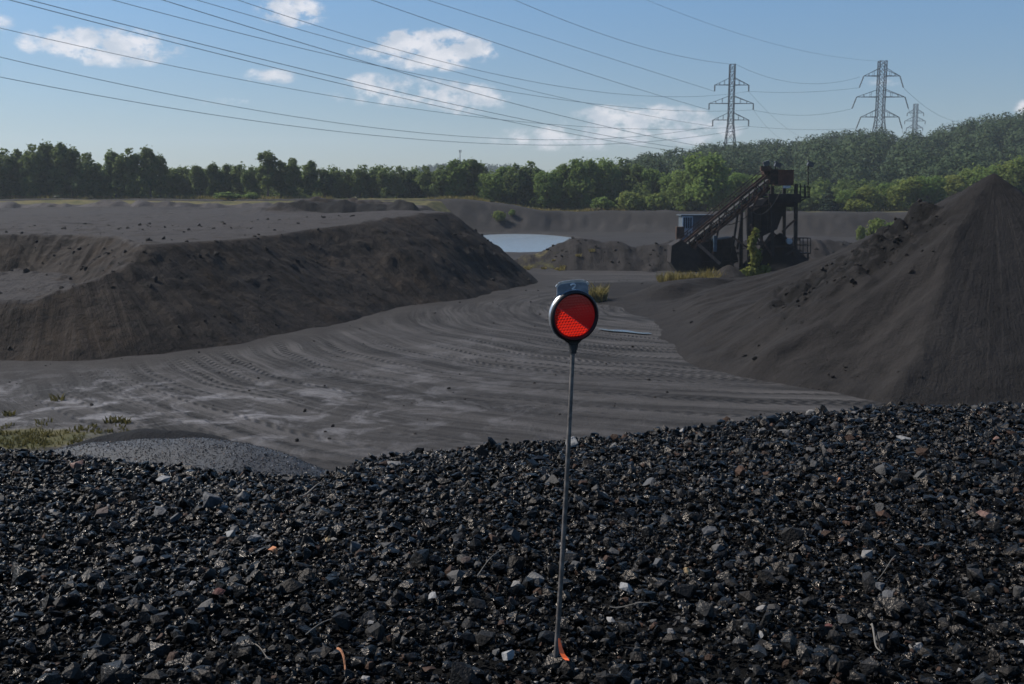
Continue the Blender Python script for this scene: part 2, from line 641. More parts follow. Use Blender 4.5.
M_LIGHTRUST = worn('pale_rust_steel', (.10, .068, .054), (.16, .105, .08), 1.6, .8, .3)
M_REDBIN = worn('red_oxide_paint', (.075, .03, .021), (.12, .05, .033), 1.1, .75, .3)
M_BLUE = worn('blue_paint', (.03, .065, .11), (.06, .11, .17), 1.3, .6, .4)
M_PALEBLUE = worn('pale_blue_paint', (.22, .30, .38), (.36, .43, .5), 1.3, .6, .4)
M_WHITE = worn('white_paint', (.3, .32, .35), (.45, .47, .5), 1.5, .6, .4)
M_GLASS, _t, _o = new_mat('dark_window_glass')
principled(_t, _o, (.02, .035, .05), .12, .8)
M_BELT = plain('rubber_belt', (.02, .02, .02), .8)


# ------------------------------------------------------------------ terrain functions
BASE = [(-120, 46), (-60, 52), (-36, 55.0), (-29, 55.8), (-24.5, 57), (-20.5, 59.4), (-17.2, 63), (-14.7, 67.6), (-12.6, 73), (-9.1, 82.9), (-3.7, 89), (3.0, 105), (3.2, 110), (-2, 132), (-7, 170), (-9, 236)]
TERR_POLY = BASE + [(-9, 262), (-900, 262), (-900, 46)]
FOOT = [(9.8, 100), (9.5, 70), (9.8, 56), (15.5, 46.2), (27, 44.5), (45, 48)]      # foot of the big stockpile on the right


def plain_z(x):
    """level of the wide plain beyond the pit"""
    return 7.2 - 3.0 * sst(x, -14, 10)


def ground_z(x, y):
    z = .16 * fbm(x * .09, y * .09, 3, 11) + .05 * fbm(x * .5, y * .5, 3, 12)
    # the far bank that closes the pit
    by = 236 + 5 * fbm(x * .03, x * 0 + 3.1, 3, 13) + np.clip(x - 25, 0, 80) * -.45
    rise = np.clip((y - by) / 9.0, 0, 1)
    pz = plain_z(x) + .25 * fbm(x * .08, y * .08, 3, 14)
    gully = (.9 * np.abs(fbm(x * .2, y * .05, 4, 15)) + .6 * fbm(x * .5, y * .3, 3, 17)) * rise * (1 - rise) * 4
    z = z * (1 - rise) + pz * rise - gully
    # a low lip on top of the bank
    z = z + (.25 + .65 * sst(x, -14, 2)) * np.exp(-((y - by - 12) / 4) ** 2) * (.4 + .6 * np.abs(fbm(x * .12, y * 0, 3, 16)))
    # pond basin
    bx = (x - 1.0) / 13.5
    bb = (y - 196) / 37
    z = z - 2.2 * sst(1.0 - (bx * bx + bb * bb), 0.0, .35) * (rise < .05)
    # gentle fall of the ground far away is hidden; keep it level
    return z


def terrace_z(x, y):
    d = poly_dist(x, y, BASE) * np.where(in_poly(x, y, TERR_POLY), 1, -1)
    wob = 1.1 * fbm(x * .07, y * .07, 3, 21) + .5 * fbm(x * .3, y * .3, 3, 22)
    top = 5.8 + 1.3 * sst(y, 80, 104) * sst(x, -40, -8) * (1 - sst(y, 125, 150)) + .12 * fbm(x * .1, y * .1, 3, 23)
    # spoil berms along the far half of the terrace
    top = top + 2.6 * np.exp(-((y - 172 - 6 * np.sin(x * .2)) / 7) ** 2) * sst(x, -46, -32) * (1 - sst(x, -14, -9)) * (.5 + .7 * np.abs(fbm(x * .22, y * .22, 3, 24)))
    top = top + 1.5 * sst(y, 224, 256) + .7 * np.exp(-((y - 221) / 5) ** 2) * (.35 + 1.2 * np.abs(fbm(x * .07, y * .07, 4, 25)))
    top = top + .7 * np.exp(-((y - 196 - 5 * np.sin(x * .07)) / 5) ** 2) * np.clip(fbm(x * .06, y * .1, 4, 33) + .1, 0, 1) + .25 * np.abs(fbm(x * .2, y * .2, 4, 34)) * sst(y, 180, 200) + .22 * np.abs(fbm(x * .12, y * .12, 4, 36)) * sst(y, 90, 110)
    face = (d + wob * (1 - .6 * sst(d, 6, 10))) * (.60 + .18 * sst(x, -15, -5) * (1 - sst(y, 118, 140)))
    gul = .30 * np.abs(fbm(poly_s(x, y) * .55, d * .04, 3, 26)) + .16 * fbm(poly_s(x, y) * 1.6, d * .12, 3, 27)
    fm = sst(face, .3, 1.5) * (1 - sst(face, 4.9, 6.6))
    h = smin(face - gul * fm, top, .22)
    # the bay cut into the terrace on the left, with a lower bench in front
    bay_line = [(-22.2, 65.5), (-26, 73), (-30.5, 81), (-36.5, 86.5), (-60, 89), (-130, 91)]
    inside = in_poly(x, y, bay_line + [(-130, 20), (-22.4, 20)])
    db = poly_dist(x, y, bay_line) + .9 * fbm(x * .12, y * .12, 3, 28)
    bench = 3.0 + 2.2 * sst(x, -29.5, -22.5) * (1 - .8 * sst(y, 64.5, 70)) + .2 * fbm(x * .3, y * .3, 3, 29)
    hb = np.maximum(6.05 - .72 * db - .5 * np.abs(fbm(x * .7, y * .15, 3, 30)), bench)
    h = np.where(inside, np.minimum(h, hb), h)
    # clods that have slumped down the face
    cl = vn(x * .75, y * .75, 31)
    cz = .5 * np.clip(cl - .5, 0, 1) * sst(h, 1.5, 3.5) * (1 - .6 * sst(h, 5.6, 6.0))
    h = h + cz + .10 * fbm(x * 1.1, y * 1.1, 3, 32) * sst(h, .2, 1.5) * (1 - .7 * sst(h, 5.5, 5.8))
    return h, d


_BS = np.concatenate([[0], np.cumsum([math.dist(a, b) for a, b in zip(BASE[:-1], BASE[1:])])])


def poly_s(x, y):
    """length along the foot of the terrace"""
    best, s = np.full(np.shape(x), 1e9), np.zeros(np.shape(x))
    for i, ((ax, ay), (bx, by)) in enumerate(zip(BASE[:-1], BASE[1:])):
        ux, uy = bx - ax, by - ay
        L = math.hypot(ux, uy)
        t = ((x - ax) * ux + (y - ay) * uy) / (L * L)
        tc = np.clip(t, 0, 1)
        dd = np.hypot(x - ax - tc * ux, y - ay - tc * uy)
        s = np.where(dd < best, _BS[i] + tc * L, s)
        best = np.minimum(best, dd)
    return s


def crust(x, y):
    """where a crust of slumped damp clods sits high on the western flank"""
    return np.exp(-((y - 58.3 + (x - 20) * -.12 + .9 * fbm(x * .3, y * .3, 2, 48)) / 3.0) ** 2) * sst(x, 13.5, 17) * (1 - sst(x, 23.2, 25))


def pile_z(x, y):
    """the big stockpile: steep cone towards the eye, long ridge running back to the plant"""
    A = (27.0, 58.0, 10.35)
    rid = np.interp(y, [58, 62, 70, 78, 85, 97, 106, 112], [10.35, 9.0, 6.9, 5.4, 4.1, 1.5, -.1, -1.2])
    lf = 1 - (A[0] - x) / 17.3
    left = rid * np.sign(lf) * np.abs(lf) ** (1 + .3 * sst(y, 58, 70))
    p2 = A[2] * (1 - ((A[0] - x) * .825 + (A[1] - y) * .565) / 15.9)
    p3 = A[2] * (1 - ((A[1] - y) * .995 + (A[0] - x) * .05) / 13.4)
    right = rid * (1 - (x - A[0]) / 14.5)
    p2 = p2 + .55 * fbm(x * .16, y * .16, 3, 47) * sst(10.35 - p2, 0, 3)
    p4 = A[2] * (1 - ((A[1] - y) * .6 + (x - A[0]) * .8) / 14.0)
    h = smin(smin(smin(p2, p3, .12), np.minimum(left, right), .4), p4, .12)
    # low spread of fines west of the ridge
    low = .55 * np.exp(-(((x - 14) / 5.5) ** 2 + ((y - 92) / 9.5) ** 2)) + .1 * np.exp(-(((x - 16.5) / 3.5) ** 2 + ((y - 76) / 6) ** 2))
    h = np.where(h > 0, h, h * .5) + low * (1 - .8 * sst(h, 1, 5))
    on = sst(h, .2, 1.2)
    ax_ = (A[0] - x) * .15 + y
    run = (A[0] - x)
    g = 1.1 * fbm(ax_ * .19 + .05 * run, run * .06, 3, 41) + .34 * fbm(ax_ * .7, run * .12, 3, 42)
    front = sst(p2 - p3, -.4, .6)
    h = h + on * (1 - front) * g * (1 - .55 * sst(h, 8.5, 10.2)) + on * front * (.2 * fbm(x * .22, y * .12, 4, 43) + .05 * fbm(x * 1.1, y * .5, 3, 49))
    # slumped crusty clods high on the western flank
    cm = crust(x, y)
    h = h + cm * (1.9 * np.abs(fbm(x * .6, y * .35, 4, 44)) - .25 + .35 * np.clip(vn(x * 1.3, y * 1.3, 45) - .3, 0, 1))
    h = h + .04 * fbm(x * 1.5, y * 1.5, 3, 46) * on
    return h


CREST_PX = [-500, -200, 0, 100, 200, 310, 340, 370, 450, 560, 700, 800, 900, 1024, 1300, 1600]
CREST_PY = [440, 446, 455, 466, 477, 484, 476, 462, 454, 447, 432, 419, 411, 408, 404, 402]


def heap_z(x, y):
    """top of the coal heap we stand on"""
    yc = 7.4 + .5 * sst(x, -1, 4) + .25 * vn(x * .6, x * 0, 51)
    px = 512 + 1024 * x / (yc * math.cos(PITCH) + 1.85 * math.sin(PITCH))
    py = np.interp(px, CREST_PX, CREST_PY)
    angc = PITCH + np.arctan((py - 342) / 1024)
    zc = EYE - yc * np.tan(angc)
    zn = EYE - 1.60
    t = np.clip((y - 2.6) / (yc - 2.6), -1, 1)
    z = zn + (zc - zn) * np.clip(t, 0, 1) ** 1.3 + .05 * np.sin(np.clip(t, 0, 1) * math.pi)
    z = z + .05 * fbm(x * .8, y * .8, 3, 52) * (1 - sst(y, 6.0, 7.2)) + .02 * fbm(x * 2.3, y * 2.3, 3, 53)
    over = np.clip(y - yc, 0, None)
    z = z - .66 * (np.sqrt(over * over + .12) - math.sqrt(.12)) - .08 * over
    return z


HILL_PX = [400, 560, 600, 640, 680, 720, 760, 800, 830, 870, 895, 915, 940, 965, 1000, 1024, 1100, 1250, 1500, 2000]
HILL_PY = [230, 212, 186, 157, 149, 146, 143, 136, 133, 128, 131, 135, 130, 121, 113, 109, 97, 84, 84, 100]


def hill_z(x, y):
    px = 512 + 1024 * x / np.maximum(y, 60)
    py = np.interp(px, HILL_PX, HILL_PY)
    top = EYE + (190 - py) / 1024 * 570 - 15.5
    k = sst(y, 300, 570) ** .85 * (1 - .35 * sst(y, 640, 1100))
    spur = 1 + .10 * fbm(x * .012, y * .006, 3, 61)
    return 3.6 + np.maximum(top - 3.6, -6) * k * spur


# ------------------------------------------------------------------ ground sheet
def build_ground():
    ys = np.concatenate([np.linspace(-60, 14, 14), np.geomspace(16, 150, 360), np.geomspace(151, 330, 170), np.geomspace(340, 2900, 26)])
    us = np.concatenate([[-30, -12, -6, -3, -1.6, -1.1], np.linspace(-.75, .75, 520), [1.1, 1.6, 3, 6, 12, 30]])
    Y, U = np.meshgrid(ys, us, indexing='ij')
    X = U * np.maximum(Y, 30) * np.where(np.abs(U) > 2, 1, 1)
    X = np.clip(X, -2900, 2900)
    Z = ground_z(X, Y)
    dp = poly_dist(X, Y, FOOT)
    dt = poly_dist(X, Y, BASE)
    inside_t = in_poly(X, Y, TERR_POLY)
    dt = np.where(inside_t, 0, dt)
    # coordinates of the haul road: along and across, following pile foot and terrace foot
    cx, cy = 15.0, 82.0
    w = np.hypot((X - cx) * 1.15, Y - cy)
    s = (np.arctan2(-(Y - cy), -(X - cx)) + 0) * 31.0
    mask = (.6 + .4 * sst(fbm(X * .07, Y * .07, 3, 73), -.25, .2)) * sst(np.minimum(dt, dp + 3), .3, 4.0) * sst(Y, 28, 38) * (1 - sst(Y, 135, 165)) * (1 - sst(X, 32, 45)) * (1 - .75 * sst(-X, 14, 26))
    ruts = .025 * vn(w * 1.0, s * .03, 71) + .01 * vn(w * 2.4, s * .05, 72)
    Z = Z + ruts * mask
    dust = np.exp(-(((X + 17) / 15) ** 2 + ((Y - 43) / 8.5) ** 2)) * 1.0 + .25 * np.exp(-(((X + 4) / 8) ** 2 + ((Y - 58) / 9) ** 2))
    dust = np.clip(dust, 0, 1)
    by = 236 + np.clip(X - 25, 0, 80) * -.45
    grass = (sst(Y, by + 9, by + 14) * .75) * (.75 + .5 * fbm(X * .05, Y * .1, 3, 18)) + .1
    grass = grass + .9 * np.exp(-(((X + 19) / 3.2) ** 2 + ((Y - 38.5) / 1.6) ** 2))
    grass = np.clip(grass, 0, 1)
    me = grid_mesh('ground', X, Y, Z, M_FLOOR, None, {'road': np.stack([s, w, mask], -1), 'dust': dust, 'grass': grass})
    return tag(link(bpy.data.objects.new('ground', me)), kind='structure')


build_ground()


def build_terrace():
    def patch(xs, ys):
        Y, X = np.meshgrid(ys, xs, indexing='ij')
        return X, Y
    ys = np.concatenate([np.linspace(45, 112, 420), np.linspace(112.5, 262, 170)])
    xs = np.concatenate([np.linspace(-420, -60, 60)[:-1], np.linspace(-60, 6, 430)])
    X, Y = patch(xs, ys)
    # follow the slanting base so the rows stay dense where the face is
    Z, d = terrace_z(X, Y)
    keep = Z > -.35
    s = poly_s(X, Y)
    e = .7
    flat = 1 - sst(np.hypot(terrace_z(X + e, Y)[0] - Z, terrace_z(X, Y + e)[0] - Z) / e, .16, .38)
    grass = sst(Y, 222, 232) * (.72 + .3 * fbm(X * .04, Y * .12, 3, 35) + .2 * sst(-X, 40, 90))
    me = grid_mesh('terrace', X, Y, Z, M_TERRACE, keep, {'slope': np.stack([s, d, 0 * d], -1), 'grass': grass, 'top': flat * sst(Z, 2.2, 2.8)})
    return tag(link(bpy.data.objects.new('terrace', me)), 'flat topped dark earth terrace with a clod strewn face beside the haul road', 'terrace', kind='structure')


build_terrace()


def patch_object(name, x0, x1, y0, y1, step, fn, mat, down, label=None, cat=None, grass_fn=None, floor=-.25, kind=None, damp_fn=None):
    """a heap as its own heightfield standing on the ground"""
    nx, ny = int((x1 - x0) / step) + 1, int((y1 - y0) / step) + 1
    Y, X = np.meshgrid(np.linspace(y0, y1, ny), np.linspace(x0, x1, nx), indexing='ij')
    Z = fn(X, Y)
    keep = Z > floor
    a, b = down(X, Y)
    at_ = {'slope': np.stack([a, b, 0 * a], -1), 'grass': grass_fn(X, Y) if grass_fn else 0 * X}
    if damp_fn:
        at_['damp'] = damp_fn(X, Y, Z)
    c = Vector(((x0 + x1) / 2, (y0 + y1) / 2, 0))
    me = grid_mesh(name, X - c.x, Y - c.y, Z, mat, keep, at_)
    o = link(bpy.data.objects.new(name, me))
    o.location = c
    return tag(o, label, cat, None, kind)


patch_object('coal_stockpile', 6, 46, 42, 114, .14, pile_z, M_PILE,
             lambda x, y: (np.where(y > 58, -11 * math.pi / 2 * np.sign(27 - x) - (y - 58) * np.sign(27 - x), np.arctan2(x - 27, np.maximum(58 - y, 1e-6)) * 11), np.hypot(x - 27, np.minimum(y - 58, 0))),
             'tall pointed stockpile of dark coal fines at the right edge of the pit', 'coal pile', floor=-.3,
             damp_fn=lambda x, y, z: crust(x, y))  # crust band darkened for damp fines and for painted clod shadow


def mound_z(x, y):
    rx = 9 + .0 * x
    ridge = 128 + 1.6 * np.sin(x * .3)
    hgt = 3.9 * sst(x, -5, 8) * (1 - sst(x, 44, 54)) * (.9 + .14 * vn(x * .25, x * 0, 81)) + .25 * vn(x * .8, y * .4, 82)
    d = np.abs(y - ridge)
    h = hgt - .52 * np.sqrt(d * d + .4) + .3 * fbm(x * .6, y * .1, 3, 83) * sst(hgt, .5, 2)
    return h + .08 * fbm(x * 1.2, y * 1.2, 3, 84)


patch_object('spoil_mound', 0, 56, 116, 141, .2, mound_z, M_MOUND, lambda x, y: (x, np.abs(y - 128)),
             'long low ridge of dark spoil in front of the pond', 'mound',
             lambda x, y: .40 * (1 - sst(x, 3, 10)) * sst(y, 119, 123))

def berm_fn(x0, x1, yc, h, seed):
    def f(x, y):
        ends = sst(x, x0, x0 + 5) * (1 - sst(x, x1 - 6, x1))
        c = yc + 2.5 * np.sin(x * .13 + seed)
        hh = h * ends * (.55 + .75 * np.abs(fbm(x * .18, y * 0, 3, seed)))
        z = hh - .45 * np.sqrt((y - c) ** 2 + .3) + .35 * fbm(x * .45, y * .3, 4, seed + 3) * sst(hh, .2, .8)
        return terrace_z(x, y)[0] + np.maximum(z, -.25)
    return f


patch_object('spoil_berm', -37, -9, 154, 176, .25, berm_fn(-37, -10, 165, 2.1, 111),
             earth('damp_spoil', (.0085, .0075, .007), (.013, .0117, .011), (.0045, .004, .004), .6, 4.0), lambda x, y: (x, y),
             'dark rough berm of damp spoil along the far right top of the terrace', 'mound', floor=5.6)
patch_object('pale_berm', -112, -36, 196, 214, .4, berm_fn(-112, -36, 205, 1.5, 121),
             earth('pale_spoil', (.05, .043, .041), (.07, .062, .06), (.02, .017, .016), .7, 3.0), lambda x, y: (x, y),
             'low pale berm of dusty spoil along the far edge of the terrace', 'mound', floor=5.6)

# ------------------------------------------------------------------ water
pond = MB()
pts = [(-9, 160), (-2, 156), (5, 160), (9, 170), (12, 184), (14, 200), (15.5, 215), (15, 236), (-4, 238), (-11, 236)]
pond.face([pond.bm.verts.new((x, y, -.28)) for x, y in pts])
tag(pond.build('pond_water', M_WATER), 'pale blue pond in the gap between terrace and mound', 'pond', kind='structure')

pud = MB()
a, b = on_z(598, 331.5), on_z(652, 335)
ring = []
for k in range(28):
    t = 2 * math.pi * k / 28
    q = a.lerp(b, .5 + .5 * math.cos(t)) + Vector((0, .42 * math.sin(t) * (1 + .35 * math.sin(5 * t)), 0))
    ring.append(pud.bm.verts.new((q.x, q.y, float(ground_z(np.array(q.x), np.array(q.y))) + .09)))
pud.face(ring)
tag(pud.build('puddle', M_PUDDLE), 'thin pale puddle on the haul road just right of the red reflector', 'puddle', kind='structure')

# ------------------------------------------------------------------ hills
Y, U = np.meshgrid(np.concatenate([np.linspace(285, 640, 90), np.geomspace(650, 1500, 20)]), np.linspace(.0, 1.6, 130), indexing='ij')
X = U * Y
me = grid_mesh('hills', X, Y, hill_z(X, Y), earth('hill_soil', (.03, .035, .018), (.05, .05, .028), (.02, .025, .012), .5, 2.0), None, {})
tag(link(bpy.data.objects.new('hills', me)), kind='structure')


def far_ridge_z(x, y):
    px = 512 + 1024 * x / y
    py = np.interp(px, [330, 395, 415, 435, 450, 470, 490, 505, 520, 560, 640], [192, 178, 170, 167, 166, 165, 167, 166, 170, 182, 192])
    return (EYE + (190 - py) / 1024 * 1500 - 9) * np.exp(-((y - 1500) / 260) ** 2) - 2


Y, U = np.meshgrid(np.linspace(1150, 1850, 40), np.linspace(-.2, .14, 60), indexing='ij')
me = grid_mesh('far_hills', U * Y, Y, far_ridge_z(U * Y, Y), bpy.data.materials['hill_soil'], None, {})
tag(link(bpy.data.objects.new('far_hills', me)), kind='structure')


# ------------------------------------------------------------------ foliage
def leaf_cloud(lobes, n, size, seed, shell=.62, align=1.25, stray=.24, jit=.6):
    """leaf clumps through the volume of several lobes -> (verts, quads, hue)"""
    g = np.random.default_rng(seed)
    lobes = np.asarray(lobes, float)
    wts = (lobes[:, 3] * lobes[:, 4] * lobes[:, 5]) ** .75
    k = g.choice(len(lobes), n, p=wts / wts.sum())
    d = g.normal(size=(n, 3))
    d /= np.linalg.norm(d, axis=1)[:, None]
    r = g.random(n) ** (1 / 3) * (1 - shell) + shell * (1 - .25 * g.random(n) ** 2)
    r *= 1 + stray * g.normal(size=n) * (g.random(n) < .4)
    c = lobes[k, :3] + d * r[:, None] * lobes[k, 3:6]
    nrm = d * align + g.normal(size=(n, 3)) * jit + np.array([0, 0, .25])
    nrm /= np.linalg.norm(nrm, axis=1)[:, None]
    t = np.cross(nrm, g.normal(size=(n, 3)))
    t /= np.linalg.norm(t, axis=1)[:, None]
    b = np.cross(nrm, t)
    s = size * (.55 + .9 * g.random(n))[:, None]
    v = np.stack([c - t * s * .5 - b * s * .22, c + b * s * .12 - t * s * .05 + b * s * -.45, c + t * s * .55 + b * s * .1, c - t * s * .05 + b * s * .5], 1)
    lob_h = g.random(len(lobes))
    hue = np.clip(.55 * lob_h[k] + .45 * g.random(n), 0, 1)
    f = np.arange(n * 4).reshape(n, 4)
    return v.reshape(-1, 3), f, np.repeat(hue, 4)


def make_lobes(kind, H, Wd, seed):
    g = np.random.default_rng(seed)
    L = []
    if kind == 'conifer':
        for i in range(11):
            t = i / 10
            L.append((g.normal() * .1, g.normal() * .1, H * (.08 + .9 * t), Wd * .5 * (1 - t) ** .9 + .12, Wd * .5 * (1 - t) ** .9 + .12, H * .07))
        return L
    n = {'narrow': 30, 'broad': 34, 'round': 34, 'bush': 14, 'open': 26, 'dome': 12}[kind]
    for i in range(n):
        t = g.random()
        if kind == 'bush':
            z = H * (.25 + .55 * t)
        elif kind == 'dome':
            z = H * (.3 + .5 * t)
        elif kind == 'open':
            z = H * (.30 + .62 * t)
        elif kind == 'round':
            z = H * (.14 + .76 * t)
        else:
            z = H * (.12 + .8 * t)
        q = z / H
        env = {'narrow': math.sin(math.pi * min(1, .18 + .82 * q)) ** .5, 'broad': math.sin(math.pi * min(.99, .16 + .80 * q)) ** .6,
               'round': math.sin(math.pi * min(.99, .14 + .80 * q)) ** .55, 'bush': math.sqrt(max(.05, 1 - q * q)), 'open': math.sin(math.pi * min(.99, .08 + .86 * q)) ** .8,
               'dome': math.sqrt(max(.05, 1 - q * q))}[kind]
        a = g.random() * 2 * math.pi
        rr = Wd * .5 * env * math.sqrt(g.random()) * .78
        ls = Wd * (.10 + .12 * g.random()) * (1.25 if kind in ('bush', 'round') else 1.5 if kind == 'dome' else 1)
        L.append((rr * math.cos(a), rr * math.sin(a), z, ls, ls, ls * (.75 + .5 * g.random()) * (1.35 if kind == 'narrow' else 1)))
    L.append((0, 0, H * .93, Wd * .14, Wd * .14, H * .07))
    L.append((0, 0, H * .5, Wd * .3, Wd * .3, H * .33))
    return L


PROTO = {}


def tree_meshes(kind, H, Wd, n, leaf, seed, mat):
    v, f, hue = leaf_cloud(make_lobes(kind, H, Wd, seed), n, leaf, seed + 1)
    cm = mesh_np('crown', v, f, [mat], False, None, {'hue': hue})
    g = random.Random(seed)
    mb = MB()
    if kind != 'bush':
        bend = [Vector((g.uniform(-.12, .12) * i, g.uniform(-.12, .12) * i, -.4 + (H * .86 + .4) * i / 6)) for i in range(7)]
        mb.tube(bend, [H * .02 * (1 - .78 * i / 6) for i in range(7)], 8)
        for i in range(9):
            t = .25 + .6 * i / 9
            p = bend[int(t * 6)].lerp(bend[int(t * 6) + 1], t * 6 % 1)
            a = g.uniform(0, 6.28)
            L = Wd * g.uniform(.22, .4) * (1 - .5 * t)
            q1 = p + Vector((math.cos(a) * L * .5, math.sin(a) * L * .5, L * .45))
            q2 = p + Vector((math.cos(a) * L, math.sin(a) * L, L * 1.1))
            mb.tube([p, q1, q2], [H * .008 * (1.3 - t), H * .005, H * .002], 5)
    else:
        for i in range(6):
            a = g.uniform(0, 6.28)
            r = Wd * g.uniform(.1, .35)
            mb.tube([(0, 0, -.1), (math.cos(a) * r * .4, math.sin(a) * r * .4, H * .35), (math.cos(a) * r, math.sin(a) * r, H * .75)], [H * .015, H * .01, H * .004], 5)
    bmesh.ops.recalc_face_normals(mb.bm, faces=mb.bm.faces[:])
    tm = bpy.data.meshes.new('trunk')
    mb.bm.to_mesh(tm)
    mb.bm.free()
    tm.materials.append(M_BARK)
    return cm, tm


def proto(kind, mat, variants, H, Wd, n, leaf):
    PROTO[(kind, mat.name)] = [(tree_meshes(kind, H, Wd, n, leaf, 100 + 17 * i + sum(map(ord, kind + mat.name)), mat), H, Wd) for i in range(variants)]


proto('narrow', M_DARKLEAF, 5, 13, 6.0, 3600, .62)
proto('broad', M_DARKLEAF, 4, 13, 8.5, 4600, .66)
proto('open', M_DARKLEAF, 2, 15, 6.2, 2600, .6)
proto('round', M_MIDLEAF, 4, 12, 9.5, 4800, .66)
proto('broad', M_MIDLEAF, 4, 13, 8.5, 4600, .66)
proto('round', M_BRIGHTLEAF, 3, 10, 9.0, 4200, .62)
proto('bush', M_BRIGHTLEAF, 3, 4, 5.0, 1500, .5)
proto('bush', M_MIDLEAF, 2, 4, 5.0, 1500, .5)
proto('conifer', M_CONIFER, 1, 11, 5.0, 2600, .55)


def plant(name, kind, mat, loc, H, Wd, label, cat, group=None, variant=None):
    ps = PROTO[(kind, mat.name)]
    (cm, tm), h0, w0 = ps[random.randrange(len(ps)) if variant is None else variant]
    root = empty(name, loc, random.uniform(0, 6.28))
    root.scale = (Wd / w0, Wd / w0, H / h0)
    link(bpy.data.objects.new('trunk' if kind != 'bush' else 'stem', tm), root)
    link(bpy.data.objects.new('crown', cm), root)
    return tag(root, label, cat, group)


def surf(x, y):
    x, y = np.array(float(x)), np.array(float(y))
    z = float(ground_z(x, y))
    if bool(in_poly(x, y, TERR_POLY)):
        z = max(z, float(terrace_z(x, y)[0]))
    if y > 285 and x > 0:
        z = max(z, float(hill_z(x, y)))
    return z


ORD = ['first', 'second', 'third', 'fourth', 'fifth', 'sixth', 'seventh', 'eighth', 'ninth', 'tenth', 'eleventh', 'twelfth', 'thirteenth', 'fourteenth']

# tree line: (px, py of the top, width px, distance, kind, material, look, landmark phrase or None)
D, Mi, Br = M_DARKLEAF, M_MIDLEAF, M_BRIGHTLEAF
LINE = [(-60, 150, 34, 258, 'broad', D), (-30, 146, 32, 256, 'narrow', D), (5, 149, 30, 256, 'broad', D), (20, 151, 22, 259, 'narrow', D), (35, 145, 24, 255, 'broad', D), (49, 146, 22, 258, 'narrow', D),
        (62, 147, 22, 255, 'narrow', D), (73, 151, 20, 259, 'narrow', D), (87, 155, 28, 256, 'broad', D), (101, 166, 20, 262, 'narrow', D),
        (116, 154, 20, 255, 'narrow', D), (131, 149, 24, 254, 'broad', D), (151, 151, 18, 255, 'narrow', D), (161, 158, 14, 258, 'narrow', D),
        (173, 170, 18, 262, 'broad', D), (185, 169, 18, 265, 'broad', D), (200, 168, 18, 262, 'broad', D), (213, 166, 14, 260, 'narrow', D), (226, 167, 16, 262, 'narrow', D),
        (240, 166, 15, 264, 'narrow', D), (252, 168, 16, 260, 'broad', D), (268, 152, 24, 256, 'open', D), (281, 163, 16, 258, 'narrow', D), (293, 159, 18, 257, 'narrow', D),
        (311, 164, 18, 259, 'narrow', D), (325, 171, 18, 262, 'narrow', D), (338, 172, 18, 262, 'broad', D), (349, 170, 14, 265, 'narrow', D), (360, 171, 18, 262, 'broad', D),
        (373, 171, 16, 262, 'narrow', D), (386, 169, 18, 260, 'broad', D), (399, 168, 18, 262, 'broad', D), (413, 171, 18, 264, 'narrow', D), (427, 168, 20, 262, 'broad', D),
        (441, 166, 22, 260, 'broad', D), (457, 161, 28, 259, 'broad', Mi), (474, 162, 26, 262, 'broad', D), (491, 176, 24, 256, 'round', Mi), (503, 168, 22, 266, 'broad', Mi),
        (516, 166, 22, 262, 'broad', D), (531, 162, 26, 264, 'broad', D), (547, 174, 24, 258, 'round', Mi), (561, 166, 24, 264, 'broad', Mi), (576, 162, 28, 262, 'broad', Mi),
        (591, 161, 24, 268, 'broad', Mi), (606, 163, 26, 270, 'round', Mi), (621, 160, 22, 276, 'broad', D), (637, 166, 24, 274, 'broad', D), (650, 171, 24, 272, 'broad', Mi),
        (667, 177, 26, 270, 'round', Mi), (686, 173, 26, 262, 'round', Mi), (706, 158, 42, 252, 'round', Mi), (737, 176, 26, 266, 'round', Mi), (752, 179, 24, 272, 'round', Mi),
        (775, 180, 26, 276, 'round', Mi), (795, 190, 22, 270, 'round', Mi), (812, 193, 20, 268, 'round', Mi), (829, 187, 17, 262, 'conifer', M_CONIFER), (846, 193, 26, 262, 'round', Mi), (866, 189, 26, 262, 'round', Br),
        (884, 186, 24, 268, 'round', Mi), (905, 181, 30, 262, 'round', Br), (927, 179, 30, 262, 'round', Mi), (948, 177, 28, 268, 'round', Br), (968, 172, 28, 276, 'round', Br),
        (988, 170, 30, 272, 'round', Mi), (1008, 165, 32, 270, 'round', Br), (1032, 160, 36, 268, 'round', Mi), (1062, 155, 38, 266, 'round', Br), (1098, 152, 38, 266, 'round', Mi)]
LAND = {5: 'dark broad tree at the left edge of the photo, in the far tree line',
        131: 'tall dark tree with a wide top, beside a gap in the left tree line',
        268: 'tallest open-crowned tree, standing clear above the left half of the tree line',
        491: 'pale rounded tree above the right end of the terrace and its green shrub',
        706: 'big bright rounded tree directly behind the blue cabin of the plant',
        829: 'dark pointed conifer just right of the rusty plant and its floodlight mast'}
SHORT = {5: 'the left edge tree', 131: 'the tall tree by the gap', 268: 'the tallest open tree', 491: 'the pale rounded tree', 706: 'the big tree behind the cabin', 829: 'the pointed conifer'}
LOOK = {('narrow', 'dark_leaves'): 'slim dark green tree', ('broad', 'dark_leaves'): 'dark broad-crowned tree', ('broad', 'mid_green_leaves'): 'mid green broad tree',
        ('round', 'mid_green_leaves'): 'mid green rounded tree', ('round', 'bright_green_leaves'): 'bright yellow-green rounded tree'}
pxs = [t[0] for t in LINE]
